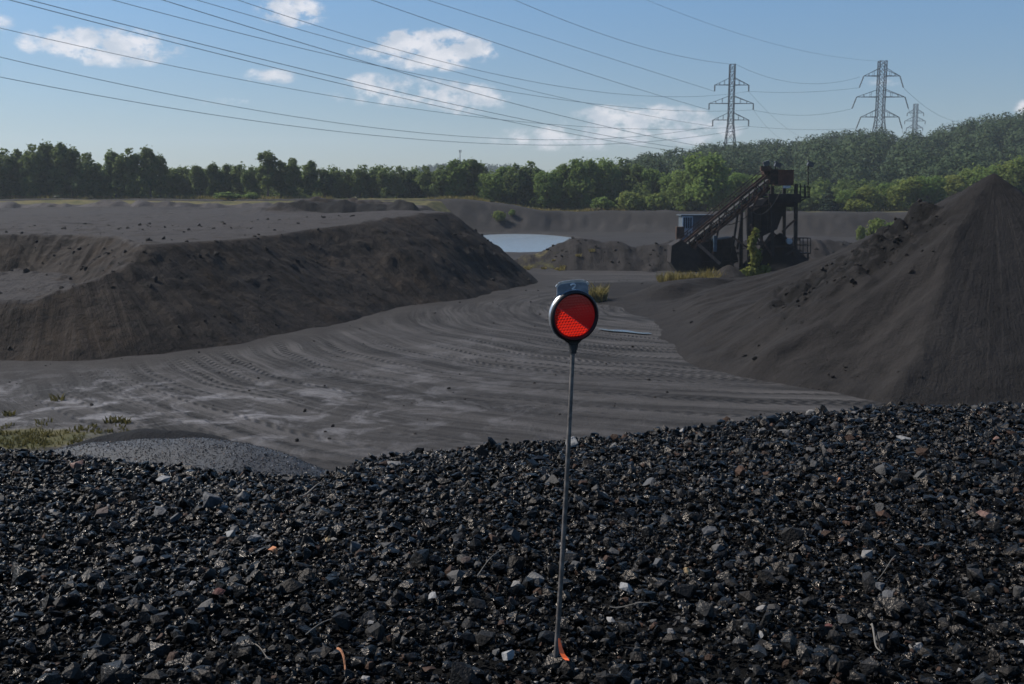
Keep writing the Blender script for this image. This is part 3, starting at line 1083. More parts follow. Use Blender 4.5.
for i, (px, py, wpx, dist, kind, mat) in enumerate(LINE):
    x = (px - 512) / 1024 * dist * .99
    z0 = surf(x, dist)
    ztop = at(px, py, dist).z
    Wd = wpx * dist / 1024 * 1.22
    if px in LAND:
        lab = LAND[px]
    else:
        lm = min(LAND, key=lambda q: abs(q - px))
        k = abs(pxs.index(lm) - i) - 1
        side = 'left' if px < lm else 'right'
        lab = '%s, %s to the %s of %s' % (LOOK.get((kind, mat.name), 'green tree'), ORD[min(k, 13)], side, SHORT[lm])
    nm = 'conifer_tree' if kind == 'conifer' else 'broadleaf_tree'
    plant(nm, kind, mat, (x, dist, z0), max(3.5, ztop - z0 + .4), Wd, lab, 'tree', 'trees of the far tree line')

# lower bushes in front of the tree line and on the banks
BUSH = [(500, 211, 12, 238, 'bush', Br, 'bright green shrub on the bank end above the pond'), (512, 212, 7, 240, 'bush', Mi, 'small green shrub right of the bright bank shrub'),
        (603, 197, 22, 250, 'bush', Mi, 'rounded green bush at the foot of the trees above the far bank'),
        (632, 192, 24, 252, 'bush', Br, 'light green bush left of the big tree, above the far bank'),
        (657, 193, 24, 250, 'bush', Br, 'bright bush nearest the big tree behind the cabin'),
        (228, 192, 26, 248, 'bush', Mi, 'low bush at the foot of the trees left of the tallest tree'),
        (250, 195, 16, 248, 'bush', Mi, 'small bush directly left of the tallest tree'),
        (878, 218, 20, 200, 'bush', Br, 'yellow-green shrub on the bank beside the big stockpile'),
        (862, 226, 10, 196, 'bush', Br, 'little yellow-green shrub left of the stockpile shrub'),
        (893, 222, 14, 198, 'bush', Mi, 'green shrub touching the outline of the big stockpile'),
        (858, 200, 22, 245, 'bush', Br, 'pale bush right of the pointed conifer'),
        (748, 196, 20, 246, 'bush', Mi, 'green bush seen behind the conveyor of the plant')]
for (px, py, wpx, dist, kind, mat, lab) in BUSH:
    x = (px - 512) / 1024 * dist * .99
    z0 = surf(x, dist)
    plant('shrub', kind, mat, (x, dist, z0), max(1.6, at(px, py, dist).z - z0), wpx * dist / 1024 * 1.15, lab, 'shrub')


def wood(name, pts, H, Wd, nleaf, leaf, mat, seed, label=None, shape='dome'):
    """a mass of far trees as one object"""
    g = np.random.default_rng(seed)
    pv = [leaf_cloud(make_lobes(shape, 1, Wd / H, seed + k), nleaf, leaf / H, seed + 50 + k, .76, 1.6, .05, .36) for k in range(6)]
    V, F, HU, off = [], [], [], 0
    for (x, y, z, s) in pts:
        v, f, h = pv[g.integers(6)]
        a = g.random() * 6.28
        c, sn = math.cos(a), math.sin(a)
        hh = H * s
        vv = np.stack([(v[:, 0] * c - v[:, 1] * sn) * hh, (v[:, 0] * sn + v[:, 1] * c) * hh, v[:, 2] * hh], -1) + np.array([x, y, z])
        V.append(vv)
        F.append(f + off)
        HU.append(np.clip(h * .45 + g.random() * .35 + .55 * float(fbm(np.array(x * .016), np.array(y * .012), 3, 66)) + .1, 0, 1))
        off += len(v)
    me = mesh_np(name, np.concatenate(V), np.concatenate(F), [mat], False, None, {'hue': np.concatenate(HU)})
    return tag(link(bpy.data.objects.new(name, me)), label, 'woodland', kind='stuff')


g = np.random.default_rng(5)
pts = []
for i in range(1050):
    y = 330 + 270 * g.random()
    u = .06 + .66 * g.random()
    x = u * y
    z = float(hill_z(np.array(x), np.array(y)))
    if z < 4 and y > 400:
        continue
    # the cleared power-line strip under the middle pylon
    if abs(u - (.352 + .0001 * (y - 330))) < .010 and y < 575:
        continue
    pts.append((x, y, z - .5, .6 + .65 * g.random()))
wood('hillside_woods', pts, 13.5, 14.5, 1200, .78, M_HILLLEAF, 300, 'continuous leafy woods covering the hill on the right')
pts = []
for i in range(420):
    x = -330 + 480 * g.random()
    y = 268 + 26 * g.random()
    pts.append((x, y, surf(x, y) - .3, (.52 + .25 * g.random()) * (1.0 if x < 20 else .95)))
wood('back_row_woods', pts, 12.5, 9.0, 520, .8, M_DARKLEAF, 400, 'shadowy woods filling in behind the front row of far trees', 'broad')
pts = []
for i in range(330):
    x = -330 + 480 * g.random()
    y = 264 + 8 * g.random()
    pts.append((x, y, surf(x, y) - .4, .7 + .6 * g.random()))
wood('undergrowth', pts, 4.6, 7.0, 160, .7, M_DARKLEAF, 450, 'dark undergrowth along the foot of the far tree line')
pts = []
for i in range(500):
    y = 1400 + 160 * g.random()
    u = -.17 + .28 * g.random()
    pts.append((u * y, y, float(far_ridge_z(np.array(u * y), np.array(y))) - 1, .7 + .5 * g.random()))
wood('distant_ridge_woods', pts, 13, 12, 90, 2.2, M_HILLLEAF, 500, 'hazy blue woods on the distant ridge behind the tree line')


# tufts of grass and weeds
def tuft_field(name, pts, mat, hgt, label, cat='grass', blades=26, spread=.35, width=.03, kind='stuff', seed=1):
    g = np.random.default_rng(seed)
    V, F, HU, off = [], [], [], 0
    for (x, y, z, s) in pts:
        n = blades
        a = g.random(n) * 6.28
        r = spread * s * np.sqrt(g.random(n))
        bx, by_ = x + r * np.cos(a), y + r * np.sin(a)
        h = hgt * s * (.4 + .8 * g.random(n))
        lean = .5 * h
        la = a + g.normal(size=n) * .8
        tx, ty = bx + lean * np.cos(la), by_ + lean * np.sin(la)
        w = width * (.6 + .8 * g.random(n))
        wa = g.random(n) * 6.28
        wx, wy = w * np.cos(wa), w * np.sin(wa)
        mx_, my_ = bx + .35 * lean * np.cos(la), by_ + .35 * lean * np.sin(la)
        v = np.stack([np.stack([bx - wx, by_ - wy, np.full(n, z - .03)], -1), np.stack([bx + wx, by_ + wy, np.full(n, z - .03)], -1),
                      np.stack([mx_ + wx, my_ + wy, z + h * .6], -1), np.stack([mx_ - wx, my_ - wy, z + h * .6], -1),
                      np.stack([tx, ty, z + h], -1)], 1)
        i0 = off + np.arange(n) * 5
        F.append(np.stack([i0, i0 + 1, i0 + 2, i0 + 3], -1))
        F.append(np.stack([i0 + 3, i0 + 2, i0 + 4, i0 + 4], -1))
        V.append(v.reshape(-1, 3))
        HU.append(np.repeat(np.clip(g.random(n), 0, 1), 5))
        off += n * 5
    V = np.concatenate(V)
    F = np.concatenate(F)
    me = bpy.data.meshes.new(name)
    fl = [tuple(q) if q[2] != q[3] else tuple(q[:3]) for q in F.tolist()]
    me.from_pydata(V.tolist(), [], fl)
    at_ = me.attributes.new('hue', 'FLOAT', 'POINT')
    at_.data.foreach_set('value', np.concatenate(HU).astype(np.float32))
    me.materials.append(mat)
    return tag(link(bpy.data.objects.new(name, me)), label, cat, kind=kind)


g = np.random.default_rng(9)


def gz(x, y):
    return float(ground_z(np.array(float(x)), np.array(float(y))))


pts = []
for i in range(110):
    x, y = -19 + 2.6 * g.normal(), 38.6 + .9 * g.normal()
    if x < -15.2:
        pts.append((x, y, gz(x, y), .5 + .7 * g.random()))
tuft_field('weed_patch', pts, M_WEED, .17, 'yellow-green weed patch on the pit floor at the left edge', 'weeds', 12, .3, .025, seed=2)
pts = [(x, y, gz(x, y), s) for x, y, s in [(-20.6, 45.6, 1.0), (-16.5, 41, .8), (-16.2, 41.1, .9), (-15.8, 40.9, .7), (-21.3, 42.4, .7)]]
tuft_field('floor_weeds', pts, M_WEED, .3, 'few small green weeds dotted over the dusty pit floor', 'weeds', 30, .3, .03, seed=3)
pts = []
for i in range(420):
    px = g.choice([g.uniform(-60, 330), g.uniform(430, 640)])
    y = 250 + 6 * g.random()
    x = (px - 512) / 1024 * y
    pts.append((x, y, surf(x, y), .6 + .8 * g.random()))
tuft_field('bank_grass', pts, M_DRYGRASS, .7, 'dry yellowish grass along the foot of the far tree line', 'grass', 16, 1.0, .10, seed=4)


def grass_clump(px, py, dist, n, rx, ry, hgt, label, seed, z=None):
    g = np.random.default_rng(seed)
    c = at(px, py, dist)
    pts = []
    for i in range(n):
        x, y = c.x + rx * g.normal() * .5, dist + ry * g.normal() * .5
        pts.append((x, y, max(gz(x, y), float(pile_z(np.array(x), np.array(y))), float(mound_z(np.array(x), np.array(y))) if 116 < y < 141 else -9), .6 + .7 * g.random()))
    return tuft_field('dry_grass_clump', pts, M_DRYGRASS, hgt, label, 'grass', 34, .35, .04, kind='thing', seed=seed)


grass_clump(688, 274, 108, 34, 3.4, 1.6, .9, 'clump of yellow dry grass at the foot of the conveyor', 21)
grass_clump(711, 268, 109.5, 16, 1.2, 1.0, 1.1, 'pale dry grass tuft beside the leaning conveyor strut', 22)
grass_clump(599, 300, 88, 12, .7, .7, 1.2, 'yellow grass tuft half hidden behind the red reflector', 23)
grass_clump(548, 258, 124, 12, 5.5, 2.4, .35, 'brownish dry grass on the left end of the spoil mound', 24)


# ------------------------------------------------------------------ the screening plant
YP = 112.0
pr = empty('screening_plant', (at(745, 278, YP).x, YP, 0))
tag(pr, 'rusty coal screening plant with an inclined conveyor, tower and blue cabin', 'screening plant')
PO = pr.location.copy()


def pb(mb, name, mat, parent=None, smooth=False):
    return mb.build(name, mat, parent or pr, smooth, offset=PO)


def q(px, py, dy=0.0):
    return at(px, py, YP) + Vector((0, dy, 0))


# inclined conveyor: two lattice sides, belt, rollers
tr = MB()
for s in (-.8, .8):
    u0, u1 = q(673, 251, s), q(770, 172, s)
    l0, l1 = q(674, 264, s), q(770, 187, s)
    tr.bar(u0, u1, .22)
    tr.bar(l0, l1, .22)
    n = 13
    for i in range(n + 1):
        t = i / n
        tr.bar(u0.lerp(u1, t), l0.lerp(l1, t), .12)
        if i < n:
            t2 = (i + 1) / n
            tr.bar(u0.lerp(u1, t if i % 2 else t2), l0.lerp(l1, t2 if i % 2 else t), .10)
for i in range(8):
    t = i / 7
    tr.bar(q(674, 264, -.8).lerp(q(770, 187, -.8), t), q(674, 264, .8).lerp(q(770, 187, .8), t), .12)
conv = pb(tr, 'conveyor', M_RUST)
bl = MB()
d0, d1 = q(671, 257), q(772, 176)
dv = (d1 - d0).normalized()
rot = Matrix((Vector((dv.x, 0, dv.z)), Vector((0, 1, 0)), Vector((-dv.z, 0, dv.x)))).transposed()
bl.box((d0 + d1) / 2, ((d1 - d0).length, 1.2, .10), rot)
bl.box((d0 + d1) / 2 - Vector((0, 0, .55)), ((d1 - d0).length, 1.2, .06), rot)
pb(bl, 'belt', M_BELT, conv)
for i in range(9):
    c = d0.lerp(d1, .06 + .88 * i / 8) - Vector((0, 0, .2))
    rl = MB()
    rl.tube([c + Vector((0, -.72, 0)), c + Vector((0, .72, 0))], .12, 8)
    pb(rl, 'roller', M_DARKSTEEL, conv)
hd = MB()
c = q(767, 172)
hd.tube([c + Vector((0, -.8, 0)), c + Vector((0, .8, 0))], .5, 14)
hd.box(c + Vector((-.4, -.95, .35)), (1.1, .5, .5))
pb(hd, 'head_drum', M_RUST, conv)
# lower structure: feed hopper, dark machine body, skirt
fh = MB()
fh.prism([(q(670, 245).x, q(670, 245).z), (q(680, 239).x, q(680, 239).z), (q(700, 255).x, q(700, 255).z), (q(698, 271).x, q(698, 271).z), (q(676, 272).x, q(676, 272).z), (q(669, 262).x, q(669, 262).z)], YP - 1.2, YP + 1.6)
pb(fh, 'feed_hopper', M_DARKSTEEL)
bd = MB()
bd.prism([(q(684, 246).x, q(684, 246).z), (q(735, 238).x, q(735, 238).z), (q(741, 262).x, q(741, 262).z), (q(722, 272).x, q(722, 272).z), (q(690, 272).x, q(690, 272).z)], YP + 1.2, YP + 4.0)
for px in (702, 712, 724, 734):
    bd.bar(q(px, 240, 1.1), q(px + 1, 270, 1.1), .18)
bd.bar(q(686, 250, 1.08), q(738, 248, 1.08), .2)
bd.bar(q(690, 264, 1.08), q(740, 262, 1.08), .2)
pb(bd, 'machine_body', M_DARKSTEEL)
bs = MB()
bs.bar(q(717, 236, .9), q(716.5, 252, .9), .35)
pb(bs, 'blue_post', M_BLUE)
st = MB()
st.bar(q(697, 244, -1.0), q(718, 263, -1.0), .42, .3)
pb(st, 'strut', M_LIGHTRUST)['label'] = 'pale reddish strut leaning below the conveyor'
# control cabin
cb = MB()
x0, x1 = q(686, 218).x, q(716, 218).x
zc0, zc1 = q(690, 241).z, q(690, 216.5).z
cb.box(((x0 + x1) / 2, YP + 3.6, (zc0 + zc1) / 2), (x1 - x0, 2.8, zc1 - zc0))
cb.box(((x0 + x1) / 2, YP + 3.6, zc1 + .07), (x1 - x0 + .4, 3.2, .14))
for i in range(9):
    cb.box((x0 + 1.4 + i * .24, YP + 2.18, (zc0 + zc1) / 2), (.06, .05, zc1 - zc0 - .2))
cab = pb(cb, 'control_cabin', worn('weathered_blue_cladding', (.045, .06, .073), (.08, .098, .115), 1.0, .7))
fr = MB()
fx0, fx1 = q(685.5, 220).x, q(696.3, 220).x
fr.box(((fx0 + fx1) / 2, YP + 2.14, (zc0 + zc1) / 2), (fx1 - fx0, .10, zc1 - zc0))
pb(fr, 'front_panel', M_PALEBLUE, cab)
wz0, wz1 = q(690, 229).z, q(690, 218).z
for i in range(4):
    wn = MB()
    wx = fx0 + .10 + (fx1 - fx0 - .2) * (i + .5) / 4
    wn.box((wx, YP + 2.07, (wz0 + wz1) / 2), ((fx1 - fx0 - .2) / 4 - .07, .05, wz1 - wz0))
    pb(wn, 'window', M_GLASS, cab)
wp = MB()
wp.box(((fx0 + fx1) / 2 + .05, YP + 2.06, q(690, 233.4).z), (fx1 - fx0 - .25, .05, .62))
pb(wp, 'white_panel', M_WHITE, cab)
ap = MB()
ap.prism([(q(679, 242).x, q(679, 242).z), (q(688, 235.5).x, q(688, 235.5).z), (q(693, 238).x, q(693, 238).z), (q(690, 243).x, q(690, 243).z)], YP + .9, YP + 2.05)
pb(ap, 'apron', M_BLUE)
rb = MB()
rb.box(q(682.5, 233.5, 1.8), (.85, .8, 1.35))
rb.bar(q(679.5, 238, 1.4), q(679.5, 246, 1.4), .14)
pb(rb, 'motor_box', M_RUST)
# the tower
legs = [(768.5, 186, 279, -1.6), (792, 184, 258, -1.6), (768.5, 190, 270, 3.2), (792, 186, 262, 3.2), (746.5, 207, 279, -1.2), (746.5, 207, 272, 2.6)]
for px, a, b, dy in legs:
    lg = MB()
    A, B = q(px, a, dy), q(px, b, dy)
    B.z = -.2
    lg.bar(A, B, .34, .34)
    lg.box(B + Vector((0, 0, .25)), (.8, .8, .12))
    pb(lg, 'leg', M_DARKSTEEL)
for (a, b, dy, m) in [((747, 224), (768, 254), -1.75, M_RUST), ((768, 232), (747, 262), -1.7, M_DARKSTEEL), ((778, 231), (791, 219), -1.7, M_RUST), ((747, 207), (768, 205), -1.5, M_RUST),
                      ((747, 244), (768, 243), -1.5, M_DARKSTEEL), ((769, 246), (791, 246), -1.5, M_DARKSTEEL), ((769, 216), (791, 216), 3.1, M_DARKSTEEL), ((736, 214), (729, 262), -.9, M_DARKSTEEL),
                      ((744, 212), (739, 250), .9, M_DARKSTEEL), ((729, 262), (738, 279), -.9, M_RUST), ((717, 262), (737, 279), -.9, M_DARKSTEEL),
                      ((747, 262), (768, 236), -1.4, M_RUST), ((746, 226), (757, 243), -1.3, M_RUST), ((769, 224), (791, 244), 3.1, M_RUST), ((722, 222), (714, 256), .95, M_RUST),
                      ((756, 196), (747, 214), -1.2, M_RUST), ((730, 236), (746, 248), -1.1, M_RUST), ((769, 262), (791, 248), -1.8, M_DARKSTEEL)]:
    br = MB()
    br.bar(q(*a, dy), q(*b, dy), .2)
    pb(br, 'brace', m)
hr = MB()
for s_ in (-.95, .95):
    hr.bar(q(678, 240, s_), q(765, 168.5, s_), .07)
    for i in range(9):
        t = i / 8
        hr.bar(q(678, 240, s_).lerp(q(765, 168.5, s_), t), q(678, 247, s_).lerp(q(765, 176, s_), t), .06)
pb(hr, 'handrail', M_RUST)
cbl = MB()
cbl.tube([q(776, 190, -2.2).lerp(q(748, 212, -2.2), i / 8) - Vector((0, 0, 1.1 * 4 * (i / 8) * (1 - i / 8))) for i in range(9)], .04, 5)
cbl.tube([q(748, 212, -1.6).lerp(q(716, 222, 2.0), i / 8) - Vector((0, 0, .8 * 4 * (i / 8) * (1 - i / 8))) for i in range(9)], .04, 5)
pb(cbl, 'cable', M_BELT)
pf = MB()
pz = q(780, 195).z
pf.box(((q(764, 195).x + q(796, 195).x) / 2, YP + .8, pz), (q(796, 195).x - q(764, 195).x, 5.6, .25))
pf.box(((q(764, 195).x + q(796, 195).x) / 2, YP - 2.0, pz - .45), (q(796, 195).x - q(764, 195).x, .16, .7))
pf.box(((q(766, 195).x + q(792, 195).x) / 2, YP + .8, pz - .8), (q(792, 195).x - q(766, 195).x, 4.6, .9))
pb(pf, 'platform', M_DARKSTEEL)
wk = MB()
wk.box(((q(796, 197).x + q(806.5, 197).x) / 2, YP - .6, q(800, 197).z), (q(806.5, 197).x - q(796, 197).x, 1.6, .16))
wk.bar(q(792, 205, -.6), q(804, 198, -.6), .12)
pb(wk, 'walkway', M_DARKSTEEL)
rg = MB()
for s in (-1.35, .15):
    for px in (797, 801, 806):
        rg.bar(q(px, 197, s), q(px, 184.5 if px == 801 else 187, s), .09)
    rg.bar(q(797, 187, s), q(806, 187, s), .08)
    rg.bar(q(797, 192, s), q(806, 192, s), .07)
pb(rg, 'railing', M_DARKSTEEL)
bn = MB()
bx0, bx1 = q(776.5, 178).x, q(790.5, 178).x
bz0, bz1 = q(780, 185.5).z, q(780, 171).z
bn.box(((bx0 + bx1) / 2, YP + .2, (bz0 + bz1) / 2), (bx1 - bx0, 2.4, bz1 - bz0))
for t in (0, .33, .66, 1):
    bn.box((bx0 + (bx1 - bx0) * t, YP - 1.04, (bz0 + bz1) / 2), (.12, .1, bz1 - bz0))
bn.box(((bx0 + bx1) / 2, YP + .2, bz1 + .05), (bx1 - bx0 + .2, 2.6, .12))
bino = pb(bn, 'storage_bin', M_REDBIN)
lp = MB()
lp.box(q(783.5, 187, -1.3), (.75, .2, .25))
pb(lp, 'work_lamp', M_WHITE, bino)
hs = MB()
hs.box(q(772.5, 177, .1), (.95, 2.0, 1.6))
hs.bar(q(764, 169, -.4), q(769, 175, -.4), .45, .6)
pb(hs, 'drive_housing', M_RUST)
# screen box, chute
sb = MB()
sb.prism([(q(750, 209).x, q(750, 209).z), (q(768, 197).x, q(768, 197).z), (q(787, 200).x, q(787, 200).z), (q(779, 218).x, q(779, 218).z), (q(775, 229).x, q(775, 229).z), (q(752, 240).x, q(752, 240).z)], YP - .9, YP + 2.4)
for i in range(4):
    sb.bar(q(753 + 6 * i, 209 - 3 * i, -.98), q(754 + 6 * i, 236 - 3 * i, -.98), .14)
pb(sb, 'screen_box', M_DARKSTEEL)
ch = MB()
ch.prism([(q(754, 200).x, q(754, 200).z), (q(766, 198).x, q(766, 198).z), (q(758, 207).x, q(758, 207).z), (q(751, 211).x, q(751, 211).z)], YP - 1.1, YP - .92)
pb(ch, 'chute', M_LIGHTRUST)
cage = MB()
for s in (-.6, .6):
    for px in (794, 801.5, 809):
        cage.bar(q(px, 253, s), q(px, 238, s), .08)
    for py in (238, 245):
        cage.bar(q(794, py, s), q(809, py, s), .07)
for px in (794, 809):
    cage.bar(q(px, 238, -.6), q(px, 238, .6), .07)
cage.box((q(801.5, 253).x, YP, q(801, 253).z), (q(809, 253).x - q(794, 253).x, 1.3, .12))
for px in (795, 808):
    P = q(px, 253)
    cage.bar(P, (P.x, P.y, -.2), .16)
pb(cage, 'safety_cage', M_DARKSTEEL)
tk = MB()
c = q(787.5, 241, -.6)
tk.tube([c + Vector((0, -.25, 0)), c + Vector((0, .25, 0))], .32, 12)
pb(tk, 'tail_pulley', M_WHITE)


def floodlight(px, py_top, py_bot, dy, tilt):
    mb = MB()
    mb.bar(q(px, py_bot, dy), q(px, py_top, dy), .10)
    p = pb(mb, 'floodlight', M_DARKSTEEL)
    h = MB()
    c = q(px, py_top, dy) + Vector((tilt * .25, 0, .15))
    h.box(c, (.65, .45, .42), Matrix.Rotation(R(20 * tilt), 3, 'Y'))
    h.box(c + Vector((0, 0, .27)), (.75, .5, .08), Matrix.Rotation(R(20 * tilt), 3, 'Y'))
    pb(h, 'lamp_head', plain('lamp_casing', (.07, .07, .075), .5), p)


floodlight(766.5, 165.5, 176, -.9, -1)
floodlight(776, 166.5, 176, .3, 1)
floodlight(806.5, 166, 197, -.6, 1)

# coal dropped under the tower
tx, tz = q(781, 250).x, 0
patch_object('coal_cone', tx - 6, tx + 6, 106, 120, .15,
             lambda x, y: 5.2 - 1.05 * np.sqrt((x - tx) ** 2 + .75 * (y - 113) ** 2 + .12) + .25 * fbm(x * .7, y * .7, 3, 91), M_HEAPBED,
             lambda x, y: (np.arctan2(y - 113, x - tx) * 4, np.hypot(x - tx, y - 113)), 'steep black coal cone beneath the rusty screening tower', 'coal pile', floor=-.3)
tx2 = q(724, 272).x
patch_object('fines_cone', tx2 - 4, tx2 + 4, 105, 115, .15,
             lambda x, y: 1.75 - .62 * np.sqrt((x - tx2) ** 2 + (y - 109.6) ** 2 + .1) + .1 * fbm(x * .9, y * .9, 3, 92), M_MOUND,
             lambda x, y: (np.arctan2(y - 109.6, x - tx2) * 4, np.hypot(x - tx2, y - 109.6)), 'small grey cone of fines under the conveyor strut', 'coal pile', floor=-.3)
# creeper and shrub growing up through the plant
v = MB()
vp = q(746.5, 268, -3.0)
cl_v, cl_f, cl_h = leaf_cloud([(0, 0, .8, .7, .5, .9), (.3, .1, 2.4, .6, .5, 1.1), (-.2, 0, 3.9, .45, .4, 1.0), (.2, .1, 5.0, .35, .35, .6), (-.8, 0, .6, .8, .6, .7), (1.3, .2, .8, .9, .6, .8)], 1100, .36, 77)
cm = mesh_np('leaves', cl_v, cl_f, [M_CREEPER], False, None, {'hue': cl_h})
vr = empty('creeper', (vp.x, vp.y, 0))
tag(vr, 'yellow-green creeper climbing the middle leg of the rusty plant', 'creeper')
link(bpy.data.objects.new('leaves', cm), vr)
v.tube([(0, 0, -.1), (.15, 0, 1.6), (-.1, .05, 3.2), (.1, .05, 5.0)], [.06, .05, .04, .02], 6)
v.build('stem', M_BARK, vr)
v.bm = None


# ------------------------------------------------------------------ pylons and wires
def pylon(name, px, dist, top_py, arms, base_w, top_w, label, dead_end, ins_px, waist_py):
    k = dist / 1024 / math.cos(R(6))
    root_x = (px - 512) / 1024 * dist * .992
    zt = at(px, top_py, dist).z
    zb = float(hill_z(np.array(root_x), np.array(float(dist)))) if root_x > 30 else 0.
    root = empty(name, (root_x, dist, zb))
    H = zt - zb
    tag(root, label, 'pylon', 'power pylons on the hill')
    bw = MB()
    zw = at(px, waist_py, dist).z - zb

    def hw(z):
        return top_w / 2 if z >= zw else top_w / 2 + (base_w - top_w) / 2 * (1 - z / zw)
    lv = [0]
    while lv[-1] < H - 1:
        lv.append(min(H, lv[-1] + max(4.2, 2.3 * hw(lv[-1]))))
    for z0, z1 in zip(lv[:-1], lv[1:]):
        a, b = hw(z0), hw(z1)
        c0 = [Vector((sx * a, sy * a, z0)) for sx, sy in ((-1, -1), (1, -1), (1, 1), (-1, 1))]
        c1 = [Vector((sx * b, sy * b, z1)) for sx, sy in ((-1, -1), (1, -1), (1, 1), (-1, 1))]
        for i in range(4):
            j = (i + 1) % 4
            bw.bar(c0[i], c1[i], .34)
            bw.bar(c0[i], c1[j], .2)
            bw.bar(c0[j], c1[i], .2)
            bw.bar(c1[i], c1[j], .18)
    bw.build('lattice_body', M_PYLON, root)
    tips = []
    for (apy, hpx) in arms:
        za = at(px, apy, dist).z - zb
        L = hpx * k
        b = hw(za)
        am = MB()
        for s in (-1, 1):
            tip = Vector((s * L, 0, za))
            for sy in (-1, 1):
                am.bar((s * b, sy * b, za), tip, .3)
                am.bar((s * b, sy * b, za + min(4.2, .3 * L + 1)), tip, .24)
                for t in (.33, .66):
                    p0 = Vector((s * b, sy * b, za)).lerp(tip, t)
                    p1 = Vector((s * b, sy * b, za + min(4.2, .3 * L + 1))).lerp(tip, t)
                    am.bar(p0, p1, .16)
            am.bar((s * b, -b, za), (s * b, b, za), .25)
        ao = am.build('crossarm', M_PYLON, root)
        for s in (-1, 1):
            ins = MB()
            tip = Vector((s * L, 0, za))
            out = s * .35 * ins_px * k if dead_end else 0
            end = tip + Vector((out, 0, -ins_px * k))
            ins.tube([tip, end], .28, 8)
            n = 7
            for i in range(n):
                c = tip.lerp(end, (i + .5) / n)
                ins.tube([c - Vector((0, 0, .08)), c + Vector((0, 0, .08))], .5, 8)
            ins.build('insulator', M_INSUL, ao)
            tips.append(root.location + end)
    tips.append(root.location + Vector((-top_w / 2, 0, H)))
    tips.append(root.location + Vector((top_w / 2, 0, H)))
    return tips


P1 = pylon('lattice_pylon', 728, 610, 64, [(85, 16.5), (103.5, 21.5), (120, 17.5)], 9.0, 3.0, 'grey lattice pylon above the conveyor plant, with short hanging insulators', False, 6, 122)
P2 = pylon('lattice_pylon', 875, 610, 61, [(76, 17.5), (97, 23.5), (117, 18.5)], 9.5, 4.0, 'dark lattice pylon with out-slanting insulators between the two other pylons', True, 11, 118)
P3 = pylon('lattice_pylon', 910, 1050, 104, [(113, 8), (121, 10), (128, 8)], 9.5, 3.6, 'smallest farthest pylon, right of the two tall pylons', False, 3, 130)

NEAR = (-165.0, 150.0)


def wire(label, far, pixels, near=NEAR, r=.075, nseg=60, t0=0.0):
    """one cable: a parabola in the vertical plane from FAR to above NEAR, through two sighted pixels"""
    fx, fy, fz = far
    nx, ny = near
    ts, zs = [0.0], [fz]
    for (px, py) in pixels:
        # horizontal direction of the pixel meets the plane of the cable
        u, v = (px - 512) / 1024, (342 - py) / 1024
        dy = math.cos(PITCH) + v * math.sin(PITCH)
        m = u / dy
        t = (fx - m * fy) / ((fx - nx) - m * (fy - ny))
        yy = fy + (ny - fy) * t
        ts.append(t)
        zs.append(EYE + yy / dy * (-math.sin(PITCH) + v * math.cos(PITCH)))
    co = np.polyfit(ts, zs, len(ts) - 1 if len(ts) <= 3 else 2)
    pts = []
    for i in range(nseg + 1):
        t = t0 + (1 - t0) * i / nseg
        pts.append(Vector((fx + (nx - fx) * t, fy + (ny - fy) * t, float(np.polyval(co, t)))))
    mb = MB()
    o = pts[0].copy()
    mb.tube(pts, r, 5)
    ob = mb.build('power_cable', M_WIRE, None, True, offset=o)
    ob.location = o
    return tag(ob, label, 'cable', 'overhead power cables')


# P tips order: top arm L,R, middle L,R, bottom L,R, peak L,R
wire('highest cable, from the top edge down to the peak of the pylon above the plant', P1[6], [(620, 40), (515, 0)], r=.09)
wire('second cable below the highest one, ending at the left tip of the top crossarm', P1[0], [(600, 55), (428, 0)], r=.09)
wire('third cable below the highest, ending at the left tip of the middle crossarm', P1[2], [(590, 74), (372, 0)], r=.1)
wire('cable dipping low before rising to the right tip of the top crossarm', P1[1], [(600, 92), (238, 0)], r=.08)
wire('cable under the two big clouds ending at the left tip of the bottom crossarm', P1[4], [(512, 86), (197, 0)], r=.08)
wire('cable crossing the upper left cloud and dipping towards the middle crossarm right tip', P1[3], [(512, 92), (113, 0)], r=.08)
EDGE = at(735, 152, 590)
EDGE2 = at(715, 153, 588)
wire('dark cable slanting from the top edge down behind the hill left of the pylon', EDGE, [(512, 103), (163, 0)], r=.1)
wire('one of a close cable pair from the upper left corner, the right one', EDGE2, [(512, 117), (30, 0)], near=(-180, 160), r=.1)
wire('one of a close cable pair from the upper left corner, the left one', EDGE2 + Vector((-4, 0, -1.5)), [(512, 122), (10, 0)], near=(-180, 160), r=.1)
wire('highest cable leaving the picture at the left edge, over the left cloud', P1[5], [(430, 111), (0, 28)], near=(-260, 170), r=.085)
wire('middle cable of the three leaving at the left edge', P1[4], [(512, 139), (0, 57)], near=(-260, 170), r=.095)
wire('lowest cable of all, hanging just above the left tree line', P1[5] - Vector((0, 0, 1)), [(512, 144.5), (0, 77)], near=(-260, 170), r=.095)
wire('faint thin cable from the top edge to the peak of the middle pylon', P2[6], [(740, 34), (647, 0)], near=(-100, 200), r=.05)


def span(label, a, b, sag, r=.08):
    pts = [a.lerp(b, i / 24) - Vector((0, 0, sag * 4 * (i / 24) * (1 - i / 24))) for i in range(25)]
    mb = MB()
    mb.tube(pts, r, 5)
    ob = mb.build('power_cable', M_WIRE, None, True, offset=a)
    ob.location = a
    return tag(ob, label, 'cable', 'overhead power cables')


